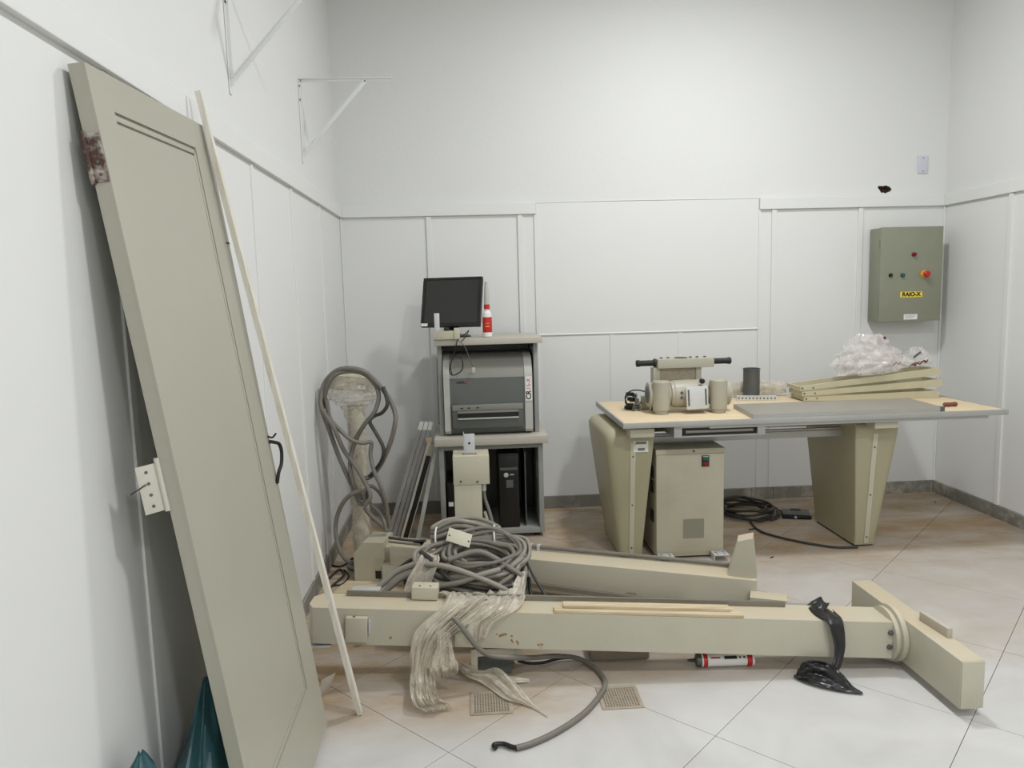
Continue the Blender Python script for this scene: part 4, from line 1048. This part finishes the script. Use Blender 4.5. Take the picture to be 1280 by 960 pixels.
# T bar
tb_ = B().box(1.560, 1.640, 2.195, 2.885, .030, .195, .003); part('cross_bar', tb_, CREAM2, t)
part('end_cap', B().box(1.562, 1.638, 2.190, 2.196, .032, .193, .001), CREAM2, t)
cc = Vector((1.512, 2.572, .118))
part('collar', B().lathe(cc, [(.085, 0), (.098, .002), (.098, .013), (.090, .016), (.090, .022), (.104, .025), (.104, .042), (.10, .0475)], (1, 0, 0), seg=40), CREAM2, t, 'round double flange collar')
for s in (.045, .10):
    part('bolt', B().lathe(q1(L1-.012, -.001, s), [(.010, 0), (.010, .006), (.006, .010)], (0, -1, 0), seg=6), DARKMET, t)
rl = part('guide_rail', B().frame(q1(.12, .118, BHH+.010), q1(1.79, .118, BHH+.010), w1, .009, .006), STEEL, t)
part('rail_shelf', bx1(.12, 1.9, BD, BD+.03, BHH-.012, BHH-.004), ALU, t)
part('carriage', B().box(.37, .47, .085, .145, BHH+.002, BHH+.052, .006, BM1), CREAMW, t)
for x in (.40, .44): part('screw', B().cyl(q1(x, .10, BHH+.0515), q1(x, .10, BHH+.054), .004, seg=8), DARKMET, t)
part('rail_pad', bx1(.13, .24, .125, .185, BHH+.004, BHH+.012), LTGREY, t)
# latch on the front, second latch below the film, rust, slots
lt = part('latch_box', bx1(.145, .225, -.022, .0, .018, .112, .003), CREAM2, t)
part('latch_tongue', bx1(.228, .235, -.016, .0, .05, .10, .001), GALV, lt)
part('latch_screw', B().cyl(q1(.175, -.012, .111), q1(.175, -.012, .114), .005, seg=10), DARKMET, lt)
part('latch_box', bx1(.545, .625, -.03, .0, .015, .105, .004), CREAMW, t)
RS = mat('rust_spot', (164, 128, 84), .8, var=.35, vscale=120)
random.seed(12)
for cx0, cz0, nn in ((.712, .052, 9), (.758, .030, 7), (.86, .012, 4), (.30, .03, 2)):
    b = B()
    for k in range(nn):
        x, z, r = cx0+random.gauss(0, .010), cz0+random.gauss(0, .008), random.uniform(.002, .006)
        b.prism([q1(x+r*math.cos(a)*random.uniform(.6, 1.3), -.0008, z+r*math.sin(a)*random.uniform(.6, 1.3)) for a in [i*1.047 for i in range(6)]], n1*.0012)
    part('rust_patch', b, RS, t, flat=True)
part('under_plate', B().box(-.63, -.545, 2.64, 2.74, .142, .148, 0), GALV, t)
# support block under the beam
t = thing('motor_housing', 'cream slotted housing under the front beam beside the hanging film', 'housing', (.06, 2.70, 0))
part('shell', B().box(-.005, .135, 2.62, 2.635, .085, .112, .001).box(-.03, -.0055, 2.62, 2.74, .0005, .112, .002).box(.1355, .16, 2.62, 2.74, .06, .112, .002).box(-.005, .135, 2.725, 2.739, .0005, .111, .001), CREAM2, t)
part('inner_box', B().box(-.003, .12, 2.64, 2.72, .001, .084), DKGREY, t)
solo('masonry_block', B().box(.43, .66, 2.70, 2.80, .0005, .072, .006), CONC, 'dusty rough block under the front beam behind the floor cable', 'block')

# wooden strips on the beam
for k, (x0, x1, y0, y1, z0, lab) in enumerate(((.905, 1.60, .008, .050, 0.001, 'longest thin wooden strip lying lowest on the front beam'),
                              (.945, 1.575, .045, .078, 0.001, 'thin wooden strip at the back of the pile on the front beam'),
                              (.940, 1.56, .018, .060, .0115, 'thin wooden strip lying on top of the others on the front beam'))):
    b = B(); b.box(x0, x1, y0, y1, BHH+z0, BHH+z0+.010, .001, BM1 @ Matrix.Rotation(-.004+.006*k, 4, 'Z'))
    solo('wood_strip', b, PALEWOOD, lab, 'wood strip', 'wood strips on the front beam', flat=True)
# block on cross bar
m = Matrix.Translation((1.622, 2.425, .1955)) @ Matrix.Rotation(math.radians(-86), 4, 'Z')
solo('wood_offcut', B().box(-.072, .072, -.010, .010, 0, .034, .001, m), OFFC, 'short greyish batten offcut lying on the cross bar', 'offcut')
# round-ended bent strap of black plastic over the beam
def ribbon(stations, folds, amp, seed, nn=22, sub=5, thick=.0014):
    """stations: list of (left, right) 3D points; returns grid with folds along its length"""
    L_ = spline([Vector(s[0]) for s in stations], sub); R_ = spline([Vector(s[1]) for s in stations], sub); G = []
    for i, (l, r) in enumerate(zip(L_, R_)):
        a = L_[min(i+1, len(L_)-1)]-L_[max(i-1, 0)]; wv = r-l
        nrm = a.cross(wv); nrm = nrm.normalized() if nrm.length > 1e-9 else Vector((0, -1, 0))
        row = []
        for j in range(nn):
            f = j/(nn-1); p = l.lerp(r, f)
            am = amp*min(1, wv.length/.12)
            g_ = f*folds+.9*nz((i*.05, f*1.5, seed), 1)
            d = am*(1.6*(ridge((g_, i*.03, seed), 1.3, 1)-.5)+.9*(ridge((g_*2.3, i*.07, seed+4), 1.2, 2)-.5)+.5*nz((i*.22, g_*3, seed), 1))
            q_ = p+nrm*max(-1.6*am, min(1.6*am, d)); q_.z = max(.004, q_.z); row.append(q_)
        G.append(row)
    return G
t = thing('black_plastic_strip', 'torn black plastic bag strip wrapped over the front beam', 'plastic strip', (1.2, 2.45, 0))
def on1(x, y, z): return q1(x, y, z)
stn = [(P(1008, 757, 2.66), P(1032, 752, 2.68)), (P(1016, 765, 2.58), P(1046, 764, 2.60)), (P(1034, 777, 2.50), P(1053, 775, 2.51)), (P(1041, 797, 2.488), P(1056, 795, 2.488)), (P(1043, 815, 2.488), P(1056, 812, 2.488)), (P(1038, 832, 2.47), P(1050, 835, 2.47)), (P(1018, 838, 2.45), P(1040, 842, 2.45))]
part('hanging_fold', B().sheet(ribbon(stn, 1.5, .007, 3, nn=14)), BLKBAG, t, angle=.3)
stn = [(F(992, 846, .012), F(1003, 829, .05)), (F(1005, 852, .010), F(1015, 826, .07)), (F(1025, 858, .010), F(1037, 830, .06)), (F(1048, 863, .010), F(1052, 842, .035)), (F(1066, 866, .008), F(1066, 858, .012)), (F(1079, 868, .005), F(1078, 865, .007))]
part('floor_fold', B().sheet(ribbon(stn, 2.5, .010, 9, nn=18)), BLKBAG, t, angle=.3)
stn = [(P(1000, 758, 2.67), P(1010, 770, 2.58)), (P(1015, 750, 2.68), P(1030, 765, 2.59)), (P(1026, 747, 2.69), P(1037, 755, 2.62))]
part('top_knot', B().sheet(ribbon(stn, 2.0, .012, 5, nn=14)), BLKBAG, t, angle=.3)

# ================================================================== CABLE PILE
def coil(t, c, rx, ry, tiltv, turns, r, m, seed, jit=.03, zstep=.012, span=(0, 360)):
    random.seed(seed)
    for k in range(turns):
        pts = []; n = 16; cc_ = Vector(c)+Vector((random.uniform(-jit, jit), random.uniform(-jit, jit)*.6, zstep*k))
        a1, a2 = rx*(1+random.uniform(-.12, .1)), ry*(1+random.uniform(-.15, .12)); ph = random.uniform(0, 6)
        ty = Vector(tiltv)
        for i in range(n):
            a = 2*math.pi*i/n
            pts.append(cc_+Vector((1, 0, 0))*a1*math.cos(a)+ty*a2*math.sin(a)+Vector((0, 0, 1))*(.014*math.sin(2*a+ph)+random.uniform(-.006, .006)))
        part('coil_turn', B().tube(pts, r*random.uniform(.85, 1.15), 8, closed=True, sub=4), m if random.random() > .3 else (CABLEL if m is CABLE else CABLE), t)
C0 = P(592, 712, 3.08)
t = thing('large_cable_coil', 'big heap of thick grey coiled cable between the two beams', 'cable', (C0.x, 3.08, 0))
coil(t, (C0.x-.005, 3.03, .175), .225, .15, (0, .95, .30), 9, .0105, CABLE, 31, .026, .011)
coil(t, (C0.x-.005, 3.03, .255), .205, .13, (0, .92, .38), 8, .0105, CABLE, 32, .028, .010)
coil(t, (C0.x+.06, 3.06, .31), .165, .11, (.1, .9, .4), 5, .010, CABLEL, 33, .026, .010)
for pts, r, m_ in (([(532, 705, 2.93), (560, 709, 2.90), (590, 719, 2.88), (625, 734, 2.86), (648, 748, 2.86)], .013, CABLEL),
                   ([(545, 733, 2.90), (575, 728, 2.88), (600, 719, 2.88), (625, 712, 2.9)], .012, CABLEL),
                   ([(526, 690, 3.0), (540, 700, 2.95), (552, 715, 2.92), (570, 728, 2.90), (610, 736, 2.88), (640, 732, 2.9)], .010, CABLED),
                   ([(560, 700, 2.95), (600, 690, 2.98), (640, 712, 2.95), (655, 722, 2.93)], .013, CABLE)):
    part('cable_strand', B().tube([P(u, v, y) for u, v, y in pts], r, 8), m_, t)
t = thing('tied_cable_bundle', 'smaller tied bundle of grey cable on top of the large coil', 'cable', P(585, 672, 3.25))
C2 = P(583, 668, 3.24)
for k in range(6):
    z = C2.z-.03+.013*k; y = 3.20+.02*(k % 3)
    part('coil_turn', B().tube([(C2.x-.15, y+.05, z-.01), (C2.x-.13, y-.01, z), (C2.x-.05, y-.04, z+.012+.006*k), (C2.x+.04, y-.04, z+.006+.004*k), (C2.x+.12, y-.01, z-.012), (C2.x+.145, y+.04, z-.02), (C2.x+.05, y+.12, z), (C2.x-.08, y+.12, z)], .0105, 8, closed=True, sub=5), CABLEL if k % 2 else CABLE, t)
for x in (-.13, .125): part('cable_tie', B().tube([(C2.x+x, 3.14, C2.z-.06), (C2.x+x-.004, 3.135, C2.z+.03), (C2.x+x, 3.20, C2.z+.05), (C2.x+x+.004, 3.25, C2.z+.01), (C2.x+x, 3.22, C2.z-.055)], .004, 6, closed=True, sub=4), WHITE, t)
t = thing('thin_cable_loops', 'thin pale and dark cables arching down right of the large coil', 'cable', P(650, 720, 3.05))
for pts, r, m_ in (([(606, 640, 3.55), (616, 668, 3.45), (632, 682, 3.30), (648, 698, 3.15), (656, 715, 3.05), (660, 745, 2.98)], .008, CABLEL),
                   ([(615, 672, 3.40), (640, 680, 3.28), (655, 694, 3.15), (661, 715, 3.06), (662, 742, 2.98)], .007, CABLE),
                   ([(630, 690, 3.28), (645, 695, 3.20), (655, 705, 3.10), (658, 720, 3.05)], .006, CABLEL),
                   ([(650, 684, 3.2), (658, 702, 3.05), (668, 722, 2.96), (682, 745, 2.90)], .006, CABLED),
                   ([(661, 722, 3.0), (662, 735, 2.96), (665, 748, 2.92)], .008, BLACK)):
    part('cable_strand', B().tube([P(u, v, y) for u, v, y in pts], r, 8), m_, t)
t = thing('left_cable_run', 'thick cables bending down left of the large coil', 'cable', P(490, 740, 2.95))
for pts, r, m_ in (([(424, 746, 3.1), (450, 742, 3.1), (470, 735, 3.08), (488, 720, 3.1), (510, 702, 3.1), (530, 694, 3.1)], .008, CABLED),
                   ([(466, 742, 2.98), (480, 728, 3.0), (497, 714, 3.02), (520, 705, 3.02)], .014, CABLEL),
                   ([(477, 745, 2.95), (488, 733, 2.97), (503, 722, 2.99), (526, 712, 3.0)], .014, CABLE),
                   ([(486, 672, 3.5), (500, 674, 3.48), (518, 676, 3.46), (532, 676, 3.44)], .007, CABLED),
                   ([(486, 677, 3.48), (505, 679, 3.46), (525, 681, 3.42)], .006, CABLE)):
    part('cable_strand', B().tube([P(u, v, y) for u, v, y in pts], r, 8), m_, t)
# name plate lying on the pile
p = P(574, 672, 3.08); m = basis(p, Vector((.93, -.1, -.32)).normalized(), Vector((.25, .60, .72)).normalized(), Vector((.93, -.1, -.32)).cross(Vector((.25, .60, .72))).normalized())
t = thing('metal_plate', 'small cream rectangular plate with two holes lying on the cable pile', 'plate', p)
pl = part('plate', B().box(-.052, .052, -.030, .030, -.0015, .0015, .0004, m), CREAMW, t)
for s in (-.043, .043): part('hole', B().cyl(m @ Vector((s, -.004, -.002)), m @ Vector((s, -.004, .0022)), .004, seg=10), INK, pl)

# ================================================================== PLASTIC FILM
t = thing('plastic_film', 'dusty translucent film draped over the front beam onto the floor', 'plastic film', (-.10, 2.5, 0))
top1 = lambda x, y, e=.008: q1(x, y, BHH+e)
stn = [(P(533, 748, 2.75), P(648, 738, 2.78)), (top1(.50, .09, .03), P(640, 750, 2.70)), (top1(.49, .01, .012), top1(.68, .02, .012)), (P(521, 787, 2.585), P(585, 783, 2.575)), (P(514, 810, 2.575), P(563, 800, 2.57)), (P(513, 835, 2.56), P(545, 832, 2.555)), (P(512, 855, 2.52), P(545, 858, 2.51)), (F(514, 872, .05), F(548, 872, .06)), (F(521, 885, .02), F(558, 878, .03)), (F(532, 891, .012), F(566, 884, .012))]
part('drape', B().sheet(ribbon(stn, 6.5, .010, 1, nn=46, sub=6)), FILM, t, angle=.5)
stn = [(P(590, 748, 2.74), P(650, 741, 2.76)), (top1(.66, .06, .02), top1(.80, .09, .02)), (top1(.655, -.004, .010), top1(.77, .004, .012)), (P(585, 782, 2.572), P(618, 778, 2.57)), (P(586, 800, 2.57), P(608, 797, 2.568))]
part('side_fold', B().sheet(ribbon(stn, 3.5, .008, 6, nn=26)), FILM, t, angle=.5)
stn = [(P(548, 790, 2.545), P(562, 790, 2.545)), (P(545, 812, 2.54), P(566, 810, 2.54)), (P(535, 832, 2.53), P(570, 825, 2.53)), (F(538, 838, .10), F(573, 835, .10)), (F(545, 848, .05), F(567, 842, .06))]
part('lower_fold', B().sheet(ribbon(stn, 3.0, .012, 14, nn=24)), WRAP, t, angle=.5)
stn = [(P(500, 757, 2.90), P(520, 745, 2.92)), (P(508, 728, 2.93), P(535, 735, 2.90)), (P(518, 708, 2.96), P(545, 715, 2.90)), (P(525, 697, 2.98), P(550, 702, 2.92)), (P(535, 692, 3.0), P(548, 694, 2.95))]
part('upper_twist', B().sheet(ribbon(stn, 3.0, .012, 4, nn=24)), FILM, t, angle=.5)
stn = [(P(640, 743, 2.85), P(655, 745, 2.85)), (P(642, 732, 2.88), P(657, 730, 2.88)), (P(646, 722, 2.92), P(657, 720, 2.92)), (P(650, 715, 2.95), P(656, 714, 2.95))]
part('side_twist', B().sheet(ribbon(stn, 2.0, .008, 2, nn=16)), FILM, t, angle=.5)
t = thing('film_tail', 'twisted dusty film trailing over the floor between the two drains', 'plastic film', F(640, 870, 0))
stn = [(F(569, 832, .03), F(580, 826, .05)), (F(585, 846, .025), F(600, 838, .05)), (F(600, 852, .02), F(622, 835, .06)), (F(615, 862, .015), F(640, 850, .045)), (F(632, 874, .012), F(655, 866, .025)), (F(652, 880, .008), F(664, 877, .014)), (F(668, 886, .006), F(672, 884, .009)), (F(684, 896, .005), F(686, 894, .007))]
part('twist', B().sheet(ribbon(stn, 3.0, .010, 8, nn=24)), FILM, t, angle=.5)
stn = [(F(624, 851, .006), F(627, 845, .02)), (F(640, 854, .006), F(645, 846, .02)), (F(662, 853, .004), F(662, 849, .01))]
part('scrap', B().sheet(ribbon(stn, 2.0, .006, 18, nn=14)), FILM, t, angle=.5)

# floor cable in front of the beam
pts = [P(566, 772, 2.56), P(574, 780, 2.545), P(586, 796, 2.54), P(598, 810, 2.54), P(612, 819, 2.55), P(640, 822, 2.565), F(668, 822, .06), F(695, 820, .05), F(722, 823, .02), F(742, 834, .010), F(754, 847, .010), F(756, 858, .010), F(748, 872, .010), F(733, 889, .010), F(712, 905, .010), F(688, 919, .010), F(663, 930, .010), F(645, 935, .010)]
t = thing('floor_cable', 'grey cable with black tip curling over the floor before the front beam', 'cable', F(660, 930, 0))
part('cable', B().tube(pts, .0095, 9, sub=6), CABLE, t)
part('black_end', B().tube([F(646, 935, .010), F(638, 933, .011), F(630, 930, .011), F(621, 930, .012), F(617, 932, .011), F(620, 935, .010)], .0075, 8), BLACK, t, 'black taped end')
t = thing('short_black_cable', 'short dark cable curving under the front beam on the floor', 'cable', F(690, 825, 0))
part('strand', B().tube([F(648, 826, .045), F(662, 829, .02), F(680, 828, .012), F(700, 823, .012), F(725, 822, .012)], .006, 7), BLACK, t)

# cartridge
t = thing('sealant_cartridge', 'white and red sealant cartridge lying on the floor under the front beam', 'cartridge', F(905, 830, 0))
a, c = F(876, 825, .0255), F(941, 823, .0255); ax = (c-a).normalized(); r = .025
part('tube', B().lathe(a, [(r, .0), (r, (c-a).length)], ax, seg=24), WHITE, t)
part('collar', B().lathe(a-ax*.022, [(.012, 0), (r*.96, .004), (r*.96, .022)], ax, seg=24), DARKMET, t)
part('nozzle', B().lathe(a-ax*.05, [(.004, 0), (.007, .028)], ax, seg=12), BLACK, t)
for f0_, f1_ in ((.03, .11), (.86, .96)):
    L_ = (c-a).length; part('red_band', B().lathe(a+ax*L_*f0_, [(r, 0), (r+.0004, .0005), (r+.0004, L_*(f1_-f0_)-.0005), (r, L_*(f1_-f0_))], ax, seg=24), RED, t)
up = Vector((0, -.75, .66)).normalized()
for f0_, f1_, m_, hh in ((.16, .34, REDINK, .006), (.42, .66, INK, .011), (.70, .74, INK, .006), (.78, .82, INK, .006)):
    L_ = (c-a).length; part('print', B().frame(a+ax*L_*f0_+up*r*.97, a+ax*L_*f1_+up*r*.97, ax.cross(up), hh*.5, .0012), m_, t)

# drains
def drain(pts, label):
    c = sum((Vector(p) for p in pts), Vector())/4
    t = thing('floor_drain', label, 'drain', (c.x, c.y, 0.0), 'square floor drains')
    s = .073; M_ = Matrix.Translation((c.x, c.y, 0))
    b = B(); b.box(-s, s, -s, -s+.012, .0004, .004, .0008, M_); b.box(-s, s, s-.012, s, .0004, .004, .0008, M_); b.box(-s, -s+.012, -s+.012, s-.012, .0004, .004, .0008, M_); b.box(s-.012, s, -s+.012, s-.012, .0004, .004, .0008, M_)
    part('rim', b, DRAIN, t)
    part('pit', B().box(-s+.004, s-.004, -s+.004, s-.004, .0003, .0012, 0, M_), DRAINHOLE, t)
    b = B(); n = 13
    for k in range(n+1):
        x = -s+.012+(2*s-.024)*k/n
        b.box(x-.002, x+.002, -s+.0125, s-.0125, .001, .0034, 0, M_); b.box(-s+.0125, s-.0125, x-.002, x+.002, .001, .0031, 0, M_)
    part('grating', b, DRAIN, t, flat=True)
drain([F(585, 893), F(643, 890), F(588, 868), F(640, 866)], 'rusty square floor drain touched by the trailing film')
drain([F(752, 888), F(805, 885), F(745, 860), F(795, 857)], 'square floor drain under the curling grey cable')

# card scraps near the door foot
b = B(); b.prism([F(398, 871, .004), F(402, 850, .10), F(419, 841, .10), F(410, 862, .004)], (.002, .002, 0)); solo('card_scrap', b, PAPER, 'white folded card standing behind the door foot', 'card', flat=True)
# teal bags behind the door
def tealprof(f): return (.95+.12*math.sin(f*6) if f < .62 else .93-2.1*(f-.62))
b = B(); b.loft(crumple((-.675, 1.785, .001), .066, .175, .485, 41, .26, tealprof, nth=60, nt=28, fold=1.3)); solo('rubbish_bag', b, TEAL, 'tall peaked teal plastic bag wedged behind the leaning door', 'plastic bag', angle=.3)
b = B(); b.loft(crumple((-.716, 1.50, .001), .052, .075, .475, 47, .26, lambda f: max(.12, (1-f**4)**.6), nth=60, nt=26, fold=1.3)); solo('rubbish_bag', b, TEAL, 'shorter teal plastic bag against the wall before the peaked one', 'plastic bag', angle=.3)

# small debris
random.seed(8)
for (u, v, s, lab) in ((965, 697, .018, 'dark splinter on the floor near the beam fin'), (1169, 628, .012, 'small dark speck on the floor by the right skirting')):
    p = F(u, v, 0); m = Matrix.Translation((p.x, p.y, .004)) @ Matrix.Rotation(.6, 4, 'Z')
    b = B(); b.loft([[m @ Vector((x, -.004*k, 0)), m @ Vector((x, .004*k, 0)), m @ Vector((x, .001, .005*k))] for x, k in ((-s, .3), (-s*.3, 1), (s*.4, .8), (s, .2))])
    o = solo('debris_chip', b, DEBRIS, lab, 'debris', flat=True); o.location.z = .0008
